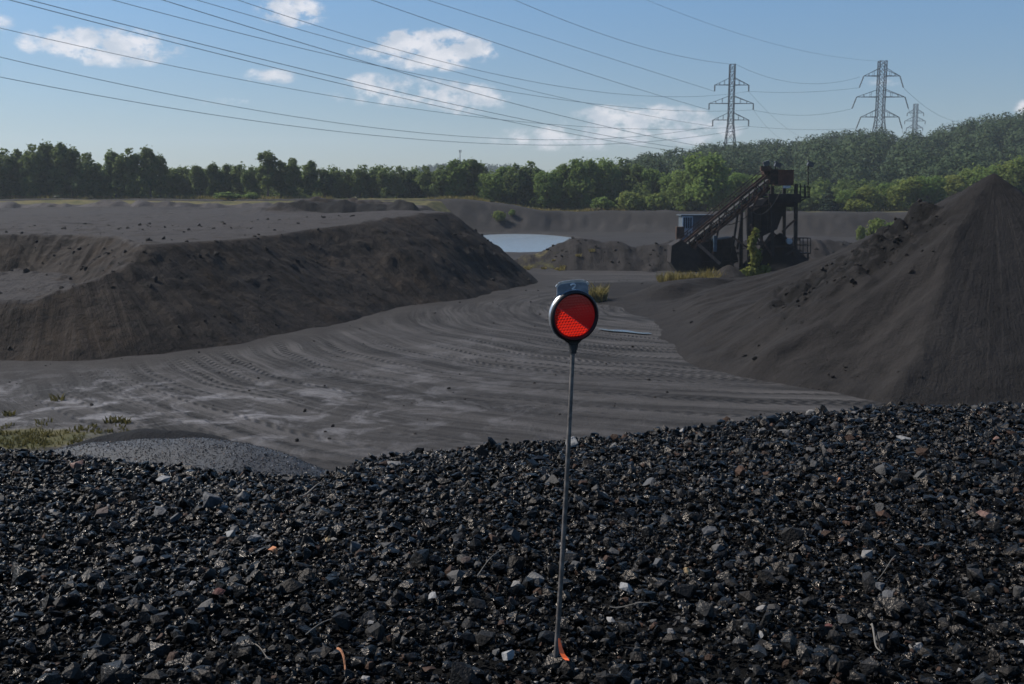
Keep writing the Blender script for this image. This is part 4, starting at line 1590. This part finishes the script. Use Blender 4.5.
span('sagging cable joining the upper crossarms of the two tall pylons', P1[1], P2[0], 1.5)
span('sagging cable joining the middle crossarms of the two tall pylons', P1[3], P2[2], 3.5)
span('sagging cable joining the lower crossarms of the two tall pylons', P1[5], P2[4], 1.2)
span('topmost cable between the peaks of the two tall pylons', P1[7], P2[0] + Vector((0, 0, 6)), 7)
span('cable from the middle pylon top arm falling right behind the hill', P2[1], at(960, 122, 800), 4)
span('cable from the middle pylon middle arm to the far pylon', P2[3], P3[3], 6)
span('cable from the middle pylon low arm to the far pylon', P2[5], P3[4], 5)
span('upper cable from the first pylon falling right behind the hill crest', P1[1], at(808, 140, 900), 4, .06)
span('lower cable from the first pylon falling right behind the hill crest', P1[3], at(790, 142, 900), 4, .06)

# the thin mast on the distant ridge
mp = at(460, 150, 1400)
mr = empty('radio_mast', (mp.x, 1400, float(far_ridge_z(np.array(mp.x), np.array(1400.0)))))
tag(mr, 'thin radio mast standing on the hazy ridge behind the tree line', 'mast')
mm = MB()
hz = mp.z - mr.location.z
mm.tube([(0, 0, 0), (0, 0, hz)], [.9, .5], 8)
mm.build('pole', M_PYLON, mr)
mm = MB()
for k in range(3):
    a = k * 2.1
    mm.box((math.cos(a) * 1.4, math.sin(a) * 1.4, hz - 1.6), (1.0, 1.0, 3.2))
mm.build('antenna', M_PYLON, mr)

# ------------------------------------------------------------------ small gravel piles below the heap
gp = at(185, 441, 14.2)


def gravel_z(x, y):
    dxl = x - gp.x
    top = gp.z - .10 * np.where(dxl > 0, 1.25, .5) * dxl * dxl
    d = np.sqrt((y - gp.y) ** 2 + .3)
    h = top - np.where(y < gp.y, .30, .62) * (d - .55)
    return h + .08 * fbm(x * 1.1, y * 1.2, 4, 95)


M_GRAVEL, _t, _o = new_mat('blue_grey_gravel')
_pp = _t.n('ShaderNodeNewGeometry').outputs['Position']
_n = _t.noise(_pp, 55, 3, .7)
_c = _t.mix(_t.ramp(_n, .4, .62), (.014, .0152, .018), (.04, .042, .047))
principled(_t, _o, _c, .6, .5, 0, _n, 1.0, .02)
gpile = patch_object('gravel_pile', gp.x - 4.5, gp.x + 4.5, gp.y - 3.2, gp.y + 5, .05, gravel_z, M_GRAVEL, lambda x, y: (x, y), 'rounded pile of fine blue-grey gravel just beyond the coal heap', 'gravel pile', floor=2.0)
dp = at(137, 432.5, 17.0)


def dark_z(x, y):
    dxl = x - dp.x
    return dp.z - .16 * np.where(dxl > 0, .55, 1.0) * dxl * dxl - .55 * (np.sqrt((y - dp.y) ** 2 + .25) - .5) + .10 * fbm(x * 1.3, y * 1.1, 4, 96)


patch_object('dark_fines_pile', dp.x - 4, dp.x + 5.5, dp.y - 3.5, dp.y + 5.5, .06, dark_z, earth('dark_fines', (.011, .011, .0116), (.015, .015, .016), (.008, .008, .008), .4, 14), lambda x, y: (x, y),
             'darker pile of fines peeking out behind the blue-grey gravel pile', 'coal pile', floor=2.0)

# ------------------------------------------------------------------ the coal heap
ys = np.concatenate([np.linspace(-6, 1.5, 10), np.linspace(1.6, 9.5, 240), np.linspace(9.7, 26, 40)])
xs = np.concatenate([np.linspace(-60, -9, 26), np.linspace(-8.8, 8.8, 300), np.linspace(9, 60, 26)])
Y, X = np.meshgrid(ys, xs, indexing='ij')
me = grid_mesh('coal_heap', X, Y, np.maximum(heap_z(X, Y) - .012, -.4), M_HEAPBED, None, {})
tag(link(bpy.data.objects.new('coal_heap', me)), 'broad heap of black coal filling the foreground below the pit', 'coal heap', kind='structure')


def lump_proto(seed, npts, flat):
    g = np.random.default_rng(seed)
    p = g.normal(size=(npts, 3))
    p /= np.linalg.norm(p, axis=1)[:, None]
    p *= (.58 + .6 * g.random((npts, 1)))
    p *= np.array([1.0, .62 + .35 * g.random(), flat * (.75 + .5 * g.random())])
    bm = bmesh.new()
    for c in p:
        bm.verts.new(c)
    r = bmesh.ops.convex_hull(bm, input=bm.verts[:])
    bmesh.ops.delete(bm, geom=[v for v in bm.verts if not v.link_faces], context='VERTS')
    bmesh.ops.triangulate(bm, faces=bm.faces[:])
    bm.verts.index_update()
    v = np.array([v.co[:] for v in bm.verts])
    f = np.array([[q_.index for q_ in f_.verts] for f_ in bm.faces])
    bm.free()
    return v, f


LP = [lump_proto(900 + i, 14 + i % 15, .48 + .1 * (i % 4)) for i in range(28)]
SP = [lump_proto(950 + i, 8 + i % 3, .6) for i in range(14)]


def scatter(n, y0, y1, side, beyond, bias, seed):
    g = np.random.default_rng(seed)
    # even over the heap surface
    y = np.sqrt(g.random(n) * (y1 ** 2 - y0 ** 2) + y0 ** 2) if bias else g.uniform(y0, y1, n)
    x = (g.random(n) * 2 - 1) * (.55 * y + side)
    return x, y


def euler_mats(yaw, tilt, ta):
    """rotation matrices: yaw, then a tilt about a horizontal axis at angle ta"""
    cy, sy = np.cos(yaw), np.sin(yaw)
    Z = np.zeros_like(yaw)
    O = np.ones_like(yaw)
    Rz = np.stack([np.stack([cy, -sy, Z], -1), np.stack([sy, cy, Z], -1), np.stack([Z, Z, O], -1)], 1)
    ux, uy = np.cos(ta), np.sin(ta)
    c, s = np.cos(tilt), np.sin(tilt)
    C = 1 - c
    Rt = np.stack([np.stack([c + ux * ux * C, ux * uy * C, uy * s], -1), np.stack([ux * uy * C, c + uy * uy * C, -ux * s], -1), np.stack([-uy * s, ux * s, c], -1)], 1)
    return np.einsum('nij,njk->nik', Rt, Rz)


def tints(n, g):
    base = (.0025 + .0065 * g.random((n, 1)) ** 1.5) * np.array([[1.0, .98, .98]])
    k = g.random(n)
    grey = (k > .93)
    base[grey] = (.02 + .05 * g.random((grey.sum(), 1))) * np.array([[1.0, .98, .96]])
    pale = k > .988
    base[pale] = (.09 + .12 * g.random((pale.sum(), 1))) * np.array([[1.0, .96, .92]])
    br = (k < .035)
    base[br] = np.array([[.03, .017, .012]]) * (.6 + 1.0 * g.random((br.sum(), 1)))
    gloss = .06 + .30 * g.random(n)
    gloss[grey | br] = .6
    return base, gloss


def lumps_mesh(name, x, y, z, r, protos, seed, tl=.75):
    g = np.random.default_rng(seed)
    n = len(x)
    Rm = euler_mats(g.random(n) * 6.283, np.abs(g.normal(size=n)) * tl, g.random(n) * 6.283)
    tn, gl = tints(n, g)
    which = g.integers(len(protos), size=n)
    V, F, T, G, off = [], [], [], [], 0
    for k, (pv, pf) in enumerate(protos):
        ii = np.nonzero(which == k)[0]
        if not len(ii):
            continue
        vv = np.einsum('nij,vj->nvi', Rm[ii], pv) * r[ii, None, None] + np.stack([x[ii], y[ii], z[ii]], -1)[:, None, :]
        ff = pf[None] + (off + np.arange(len(ii)) * len(pv))[:, None, None]
        V.append(vv.reshape(-1, 3))
        F.append(ff.reshape(-1, 3))
        T.append(np.repeat(tn[ii], len(pv), 0))
        G.append(np.repeat(gl[ii], len(pv)))
        off += len(ii) * len(pv)
    return mesh_np(name, np.concatenate(V), np.concatenate(F), [M_COAL], False, None, {'tint': np.concatenate(T), 'gloss': np.concatenate(G)})


g = np.random.default_rng(33)
YN, YF = 2.3, 8.9
# big and middling lumps
xb, yb = scatter(25000, YN, YF, 1.3, 1, True, 34)
rb_ = .0135 + .030 * g.random(len(xb)) ** 2.4
big_extra = g.random(len(xb)) < .012
rb_[big_extra] = .040 + .024 * g.random(big_extra.sum())
zb_ = heap_z(xb, yb) + rb_ * (.0 + .6 * g.random(len(xb))) + .032 * g.random(len(xb)) ** 1.6
# the 300 that show largest become lumps of their own
inview = (np.abs(xb) < .5 * yb + .05) & (yb > 2.75) & (yb < 7.6)
score = np.where(inview, rb_ / yb, 0)
own = np.argsort(-score)[:300]
rest = np.ones(len(xb), bool)
rest[own] = False
xm, ym = scatter(75000, YN, YF, 1.2, 1, True, 35)
rm_ = .0085 + .011 * g.random(len(xm)) ** 1.4
zm_ = heap_z(xm, ym) + rm_ * (-.1 + 1.5 * g.random(len(xm))) + .014 * g.random(len(xm)) ** 1.5
m1 = lumps_mesh('coal_gravel', np.concatenate([xb[rest], xm]), np.concatenate([yb[rest], ym]), np.concatenate([zb_[rest], zm_]), np.concatenate([rb_[rest], rm_]), LP, 36)
tag(link(bpy.data.objects.new('coal_gravel', m1)), 'loose glossy black coal pieces covering the foreground heap', 'coal', kind='stuff')
xs_, ys_ = scatter(70000, YN, 7.4, 1.0, 1, True, 37)
rs_ = .004 + .0055 * g.random(len(xs_))
zs_ = heap_z(xs_, ys_) + rs_ + .012 * g.random(len(xs_)) ** 2
m2 = lumps_mesh('coal_grit', xs_, ys_, zs_, rs_, SP, 38)
tag(link(bpy.data.objects.new('coal_grit', m2)), 'small coal crumbs and grit lying between the bigger pieces', 'coal grit', kind='stuff')

# own lumps
protos_me = []
gg = np.random.default_rng(39)
for k, (pv, pf) in enumerate(LP):
    tn, gl = tints(1, gg)
    tn = np.array([[.004 + .007 * gg.random()] * 3]) if k % 9 else np.array([[.022, .0215, .021]])
    protos_me.append(mesh_np('coal_lump', pv, pf, [M_COAL], False, None, {'tint': np.repeat(tn, len(pv), 0), 'gloss': np.full(len(pv), .14 + .4 * gg.random())}))
for i in own:
    o = bpy.data.objects.new('coal_lump', protos_me[gg.integers(len(protos_me))])
    o.location = (xb[i], yb[i], zb_[i] + rb_[i] * .1)
    o.scale = (rb_[i],) * 3
    o.rotation_euler = (gg.normal() * .35, gg.normal() * .35, gg.random() * 6.28)
    tag(o, 'larger angular black coal lump among the finer coal of the foreground heap', 'coal lump', 'larger coal lumps on the foreground heap')
    link(o)


def on_heap(px, py):
    """point of the heap surface seen at a pixel"""
    lo, hi = 2.0, 9.0
    for _ in range(40):
        mid = (lo + hi) / 2
        p = at(px, py, mid)
        if p.z > float(heap_z(np.array(p.x), np.array(mid))):
            lo = mid
        else:
            hi = mid
    p = at(px, py, (lo + hi) / 2)
    p.z = float(heap_z(np.array(p.x), np.array(p.y)))
    return p


ORANGE = stone_material('orange_stone', (.36, .14, .055), (.2, .09, .045))
PINK = stone_material('pinkish_stone', (.15, .085, .065), (.09, .055, .045))
TAN = stone_material('tan_stone', (.26, .18, .09), (.18, .12, .06))
GREY = stone_material('grey_stone', (.07, .07, .072), (.035, .035, .038))
PALE = stone_material('pale_stone', (.22, .215, .21), (.12, .12, .12))
REDS = stone_material('reddish_stone', (.10, .034, .025), (.05, .022, .018))
BROWN = stone_material('brown_shale', (.05, .032, .025), (.025, .019, .017))
# (px, py, size px, flatness, material, label)
STONES = [(277, 564, 8.0, .8, ORANGE, 'orange brick-like stone, brightest orange one left of the marker post'), (220, 606, 8.5, .6, REDS, 'dull red stone on the coal below the orange stone'),
          (79, 476, 10, .45, PINK, 'flat pinkish slab near the heap crest on the left'), (105, 527, 11, .4, BROWN, 'flat brown shale piece on the left of the heap'),
          (624, 603, 9, .4, PALE, 'bright pale flat stone right of the marker post'), (685, 584, 5.5, .6, TAN, 'small tan pebble right of the pale flat stone'),
          (981, 529, 8, .5, PINK, 'pink flat stone near the right edge'), (994, 449, 4.5, .6, PINK, 'small pinkish stone high up near the right edge'),
          (902, 450, 8, .5, PALE, 'light grey stone near the crest on the right'), (877, 601, 8, .35, GREY, 'thin grey slate chip among lumps on the lower right'),
          (884, 609, 7, .4, GREY, 'grey chip touching the thin slate chip'), (657, 577, 8, .6, GREY, 'blocky grey stone above the pale flat stone'),
          (162, 526, 12, .35, GREY, 'broad grey slab lying on the left part of the heap'), (178, 530, 9, .4, GREY, 'smaller grey slab beside the broad grey slab'),
          (214, 512, 13, .55, GREY, 'long grey-glinting lump near the gravel pile'), (234, 546, 7, .6, PALE, 'pale squarish stone above the orange stone'),
          (165, 489, 8, .3, PALE, 'white flat flake near the heap crest on the left'), (571, 453, 8, .6, PALE, 'pale stone at the crest directly behind the marker pole'),
          (632, 437, 8, .5, PALE, 'pale stone on the crest right of the marker pole'), (648, 494, 9, .25, GREY, 'thin light slate lying flat in the middle of the heap'),
          (513, 614, 5.5, .9, BROWN, 'round pitted brown cinder left of the marker post'), (433, 611, 8, .6, PALE, 'pale knobbly stone between the orange stone and marker post'),
          (466, 573, 6, .5, BROWN, 'brown elongated cinder left of the pole'), (329, 552, 5, .6, TAN, 'cream pebble right of the orange stone'),
          (355, 560, 10, .8, GREY, 'rounded bluish grey lump right of the cream pebble'), (836, 491, 5, .5, ORANGE, 'small orange chip on the right half of the heap'),
          (829, 461, 5, .8, BROWN, 'small brown upright chip near the right crest'), (826, 640, 5, .5, REDS, 'tiny red chip near the bottom on the right'),
          (709, 545, 9, .5, GREY, 'grey cracked lump right of the marker pole'), (508, 672, 9, .6, PALE, 'pale stone at the bottom edge left of the post'),
          (865, 415, 5, .6, PINK, 'tiny pink stone on the crest in front of the stockpile'), (30, 456, 8, .6, PALE, 'pale glinting lump on the crest at far left'),
          (140, 575, 9, .5, GREY, 'grey faceted lump on the lower left')]
for i, (px, py, spx, fl, mat, lab) in enumerate(STONES):
    p = on_heap(px, py)
    s = spx * p.y / 1024 * .95
    pv, pf = lump_proto(1200 + i, 16, fl)
    bm_ = mesh_np('stone', pv * s, pf, [mat], False)
    o = link(bpy.data.objects.new('stone', bm_))
    o.location = p + Vector((0, -.025, .055 + s * .6))
    o.rotation_euler = (random.gauss(.25, .2), random.gauss(0, .25), random.uniform(-.6, .6))
    tag(o, lab, 'stone')

TWIG = plain('dry_twig_bark', (.15, .135, .115), .8)
TWIGS = [((306, 648), (345, 622), 'thin pale dry stem lying below the orange stone'), ((250, 660), (275, 672), 'short pale dry stem near the bottom left of centre'),
         ((868, 640), (884, 668), 'pale wiry root on the lower right of the heap'), ((300, 505), (322, 492), 'straight light grey splinter near the crest left of centre'),
         ((612, 617), (655, 618), 'fine pale straw lying right of the marker post'), ((480, 585), (498, 560), 'fine straw lying left of the marker pole'),
         ((896, 566), (874, 590), 'fine dry stalk near the slate chips on the right'), ((336, 672), (348, 690), 'rusty orange strip at the bottom edge left of centre')]
for i, (a, b, lab) in enumerate(TWIGS):
    A, B = on_heap(*a), on_heap(*b)
    mb = MB()
    n = 8
    pts = []
    for k in range(n + 1):
        t = k / n
        p = A.lerp(B, t)
        pts.append(p + Vector((.012 * math.sin(3 * t + i), 0, (.075 if 'strip' in lab else .05) + .012 * math.sin(5 * t + i))))
    o = pts[0].copy()
    w = .0022 if 'straw' in lab or 'stem' in lab or 'stalk' in lab else (.008 if 'splinter' in lab else .0035)
    if 'strip' in lab:
        w = .005
    mb.tube(pts, [w * (1 - .5 * k / n) for k in range(n + 1)], 6)
    ob = mb.build('dry_twig', ORANGE if 'strip' in lab else TWIG, None, True, offset=o)
    ob.location = o
    tag(ob, lab, 'twig')

# clods of crusted dirt on the faces of the terrace, the stockpile and the far mound
g = np.random.default_rng(60)
cx_, cy_, cz_, cr_ = [], [], [], []
x = g.uniform(-60, 5, 9000)
y = g.uniform(54, 112, 9000)
z, d_ = terrace_z(x, y)
keep = (z > .4) & (z < 6.9) & (g.random(9000) < np.where(z > 3.4, .30, .13)) & (fbm(x * .25, y * .25, 3, 63) > -.05) & ((z < 5.4) | (g.random(9000) < .3))
cx_.append(x[keep]); cy_.append(y[keep]); cz_.append(z[keep]); cr_.append(.06 + .26 * g.random(keep.sum()) ** 3)
x = g.uniform(12, 27.5, 5000)
y = g.uniform(46, 104, 5000)
z = pile_z(x, y)
keep = (z > .2) & ((g.random(5000) < .9 * crust(x, y)) | (g.random(5000) < .10 * (z < 1.2)))
cx_.append(x[keep]); cy_.append(y[keep]); cz_.append(z[keep]); cr_.append(.045 + .17 * g.random(keep.sum()) ** 2.5)
x = g.uniform(0, 50, 900)
y = g.uniform(119, 130, 900)
z = mound_z(x, y)
keep = (z > .2) & (g.random(900) < .4)
cx_.append(x[keep]); cy_.append(y[keep]); cz_.append(z[keep]); cr_.append(.08 + .3 * g.random(keep.sum()) ** 3)
x = g.uniform(-26, 22, 1500)
y = g.uniform(34, 110, 1500)
z = ground_z(x, y)
keep = (g.random(1500) < .35) & (terrace_z(x, y)[0] < .2) & (pile_z(x, y) < .2)
cx_.append(x[keep]); cy_.append(y[keep]); cz_.append(z[keep]); cr_.append(.03 + .10 * g.random(keep.sum()) ** 3)
cx_, cy_, cz_, cr_ = map(np.concatenate, (cx_, cy_, cz_, cr_))
cm_ = lumps_mesh('dirt_clods', cx_, cy_, cz_ + cr_ * .15, cr_, LP, 65)
cm_.materials.clear()
cm_.materials.append(earth('clod_dirt', (.018, .0155, .014), (.024, .021, .0195), (.009, .008, .0075), .6, 6.0))
tag(link(bpy.data.objects.new('dirt_clods', cm_)), 'scattered dirt clods on the terrace face and stockpile', 'dirt clods', kind='stuff')

# grains that make the gravel pile sparkle
g = np.random.default_rng(44)
n = 26000
x = gp.x + (g.random(n) * 2 - 1) * 3.6
y = gp.y - 2.4 + 3.4 * g.random(n)
z = gravel_z(x, y)
r = .007 + .007 * g.random(n)
GT = lumps_mesh('gravel_grains', x - gpile.location.x, y - gpile.location.y, z + r * .3, r, SP, 45)
k = np.repeat(.045 + .12 * g.random(n) ** 2.0, 1)
tn = np.empty(len(GT.vertices) * 3, np.float32)
GT.attributes['tint'].data.foreach_get('vector', tn)
tn = tn.reshape(-1, 3)
GT.attributes['tint'].data.foreach_set('vector', (np.clip(tn * 4.5, .014, .30) * np.array([[.9, .97, 1.1]])).astype(np.float32).ravel())
o = link(bpy.data.objects.new('gravel_grains', GT), gpile)
o['kind'] = 'stuff'

# ------------------------------------------------------------------ the marker post with its red reflector
yb0 = 3.32
pb_ = on_heap(553, 672)
ptop = at(573, 349, 3.34)
post = empty('marker_post', pb_)
tag(post, 'thin grey marker post with a round red reflector numbered 2', 'marker post')
PB = Vector(pb_)
pm = MB()
pts = []
for i in range(9):
    t = i / 8
    p = (PB + Vector((0, 0, -.12))).lerp(ptop, t)
    p.x += .004 * math.sin(t * math.pi)
    pts.append(p)
pm.tube(pts, [.0092 - .0022 * i / 8 for i in range(9)], 14)
M_POLE = worn('weathered_grey_pole', (.07, .062, .058), (.15, .135, .125), 30, .55, .5, .25, .2, .001)
pm.build('pole', M_POLE, post, True, offset=PB)

HC = at(574.5, 316, 3.34)
head = empty('reflector', HC - PB)
head.parent = post
head.rotation_euler = (R(2), R(-2.5), R(20))
RO, RI = .0842, .0735
M_CHROME = worn('galvanised_housing', (.4, .42, .45), (.55, .57, .6), 40, .34, .5, .75, .1, .001)
M_BLACKR, _t, _o = new_mat('black_rubber_rim')
principled(_t, _o, (.012, .012, .013), .5, .4)
hm = MB()
hm.lathe_y([(RO * 1.0, .001), (RO * 1.03, .006), (RO * 1.03, .013), (RO * 1.015, .015), (RO * .995, .015), (RO * .99, .012), (RO * .97, .002)], 72, True)
hm.build('housing', M_CHROME, head, True)
rm = MB()
rm.lathe_y([(RI - .001, -.004), (RI + .004, -.011), (RO - .002, -.009), (RO + .001, -.004), (RO + .001, .001), (RO - .002, .0022), (RI - .001, .0022)], 72, True)
rm.build('rim', M_BLACKR, head, True)


def lens_mat(name, c1, c2, trans, rough):
    m, t, out = new_mat(name)
    co = t.n('ShaderNodeTexCoord').outputs['Object']
    f = t.noise(co, 55, 3)
    col = t.mix(f, c1, c2)
    p = principled(t, None, col, rough, .5)
    tr = t.n('ShaderNodeBsdfTranslucent')
    t.put(tr.inputs[0], col)
    mx = t.n('ShaderNodeMixShader')
    mx.inputs[0].default_value = trans
    t.t.links.new(p.outputs[0], mx.inputs[1])
    t.t.links.new(tr.outputs[0], mx.inputs[2])
    t.t.links.new(mx.outputs[0], out.inputs[0])
    return m


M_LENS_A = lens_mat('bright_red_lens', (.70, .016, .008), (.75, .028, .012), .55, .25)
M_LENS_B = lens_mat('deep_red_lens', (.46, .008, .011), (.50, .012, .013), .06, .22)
# lens: hex-dimpled disc in two sectors split by a slanting seam
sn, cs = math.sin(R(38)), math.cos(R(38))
nr_, na_ = 64, 200
V, F, FM = [(0, -.006, 0)], [], []
for i in range(1, nr_ + 1):
    rr = RI * i / nr_
    for k in range(na_):
        a = 2 * math.pi * k / na_
        x_, z_ = rr * math.cos(a), rr * math.sin(a)
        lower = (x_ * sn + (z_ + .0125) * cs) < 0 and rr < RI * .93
        hx, hz = x_ / .0105, z_ / .0105
        row = round(hz / .866)
        cxh = round(hx - .5 * (row % 2)) + .5 * (row % 2)
        dd = math.hypot(hx - cxh, hz - row * .866)
        yb_ = -.006 * (1 - .55 * (rr / RI) ** 2) + (-.0028 * max(0, 1 - (dd / .56) ** 2) if lower else -.0004 * max(0, 1 - (dd / .56) ** 2))
        V.append((x_, yb_ + .002, z_))
for k in range(na_):
    F.append((0, 1 + k, 1 + (k + 1) % na_, 1 + (k + 1) % na_))
for i in range(nr_ - 1):
    for k in range(na_):
        a = 1 + i * na_ + k
        b = 1 + i * na_ + (k + 1) % na_
        F.append((a, b, b + na_, a + na_))
V = np.array(V)
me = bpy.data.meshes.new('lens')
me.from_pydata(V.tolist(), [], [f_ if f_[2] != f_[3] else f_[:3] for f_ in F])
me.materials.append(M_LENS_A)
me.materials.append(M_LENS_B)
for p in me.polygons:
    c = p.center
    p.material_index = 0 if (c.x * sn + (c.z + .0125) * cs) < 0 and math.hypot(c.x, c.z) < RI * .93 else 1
    p.use_smooth = True
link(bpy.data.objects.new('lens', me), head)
# the numbered tab on top
tb = MB()
outl = []
wt_ = .058
for k in range(13):
    t = k / 12
    xx = -wt_ + 2 * wt_ * t
    e = abs(2 * t - 1)
    outl.append((xx * (1 - .05 * (e > .99)), RO * .93 + .031 - .004 * e * e - (.003 if e > .8 else 0) - (.007 if e > .99 else 0)))
outl += [(wt_ * .98, RO * .60), (0, RO * .80), (-wt_ * .98, RO * .60)]
tb.prism(outl, .010, .016)
tab = tb.build('number_tab', worn('grey_blue_tab', (.16, .19, .24), (.24, .28, .34), 30, .4, .5, .5, .1, .001), head, False, bevel=.0012)
tb = MB()
for (x0_, z0_), (x1_, z1_) in zip(outl[:12], outl[1:13]):
    tb.bar((x0_, .012, z0_ + .0012), (x1_, .012, z1_ + .0012), .003, .014)
tb.build('tab_edge', M_CHROME, head)
nb = MB()
two = [(-.0075, .0065), (-.0045, .0105), (0, .0118), (.0048, .0104), (.0072, .0066), (.0062, .0022), (.0022, -.0030), (-.0030, -.0075), (-.0082, -.0118), (-.0030, -.0112), (.0030, -.0116), (.0084, -.0112)]
nb.tube([Vector((x_ * 1.15, .0085, RO * .93 + .0165 + z_ * .85)) for x_, z_ in two], .0028, 6)
nb.build('number', plain('number_metal', (.75, .75, .75), .4, .5), head, True)
# funnel bracket and collar
fb = MB()
fb.prism([(-.062, -.0555), (.062, -.0555), (.014, -.096), (.0115, -.116), (-.0115, -.116), (-.014, -.096)], .003, .024)
fb.build('bracket', M_BLACKR, head, True, bevel=.003)
cl_ = MB()
pdir = (ptop - PB).normalized()
cl_.tube([ptop + pdir * .012, ptop - pdir * .014], .0125, 16)
cl_.build('collar', M_BLACKR, post, True, offset=PB)

# orange plastic strip at the foot of the post
tp = MB()
c = on_heap(559, 676)
A = on_heap(554.5, 662)
M_TAPE, _t, _o = new_mat('orange_plastic_tape')
principled(_t, _o, (.75, .13, .03), .4, .5)
path = [Vector((PB.x + .014, PB.y - .01, PB.z + .075)), Vector((PB.x + .018, PB.y - .022, PB.z + .05)), Vector((PB.x + .024, PB.y - .03, PB.z + .03)), Vector((PB.x + .034, PB.y - .04, PB.z + .018)), Vector((PB.x + .04, PB.y - .06, PB.z + .02))]
wd = [.003, .006, .008, .009, .006]
for s0 in range(4):
    a_, b_ = path[s0], path[s0 + 1]
    vs = [tp.bm.verts.new(a_ + Vector((-wd[s0], 0, .002))), tp.bm.verts.new(a_ + Vector((wd[s0], 0, 0))), tp.bm.verts.new(b_ + Vector((wd[s0 + 1], 0, 0))), tp.bm.verts.new(b_ + Vector((-wd[s0 + 1], 0, .002)))]
    tp.face(vs)
bmesh.ops.remove_doubles(tp.bm, verts=tp.bm.verts[:], dist=1e-5)
bmesh.ops.solidify(tp.bm, geom=tp.bm.faces[:], thickness=.0015)
to = tp.build('plastic_tape', M_TAPE, None, False, offset=PB)
to.location = PB + Vector((.004, -.028, .062))
tag(to, 'bright orange torn plastic strip at the foot of the marker post', 'tape')

# ------------------------------------------------------------------ the hazy air
hb = MB()
hb.box((0, 1420, 74), (6000, 3040, 154))
M_HAZE, _t, _o = new_mat('haze_air')
pv_ = _t.n('ShaderNodeVolumePrincipled')
pv_.inputs['Color'].default_value = (.82, .91, 1.0, 1)
pv_.inputs['Density'].default_value = .00018
pv_.inputs['Anisotropy'].default_value = .2
M_HAZE.node_tree.links.new(pv_.outputs[0], _o.inputs[1])
ho = hb.build('haze', M_HAZE)
tag(ho, kind='stuff')
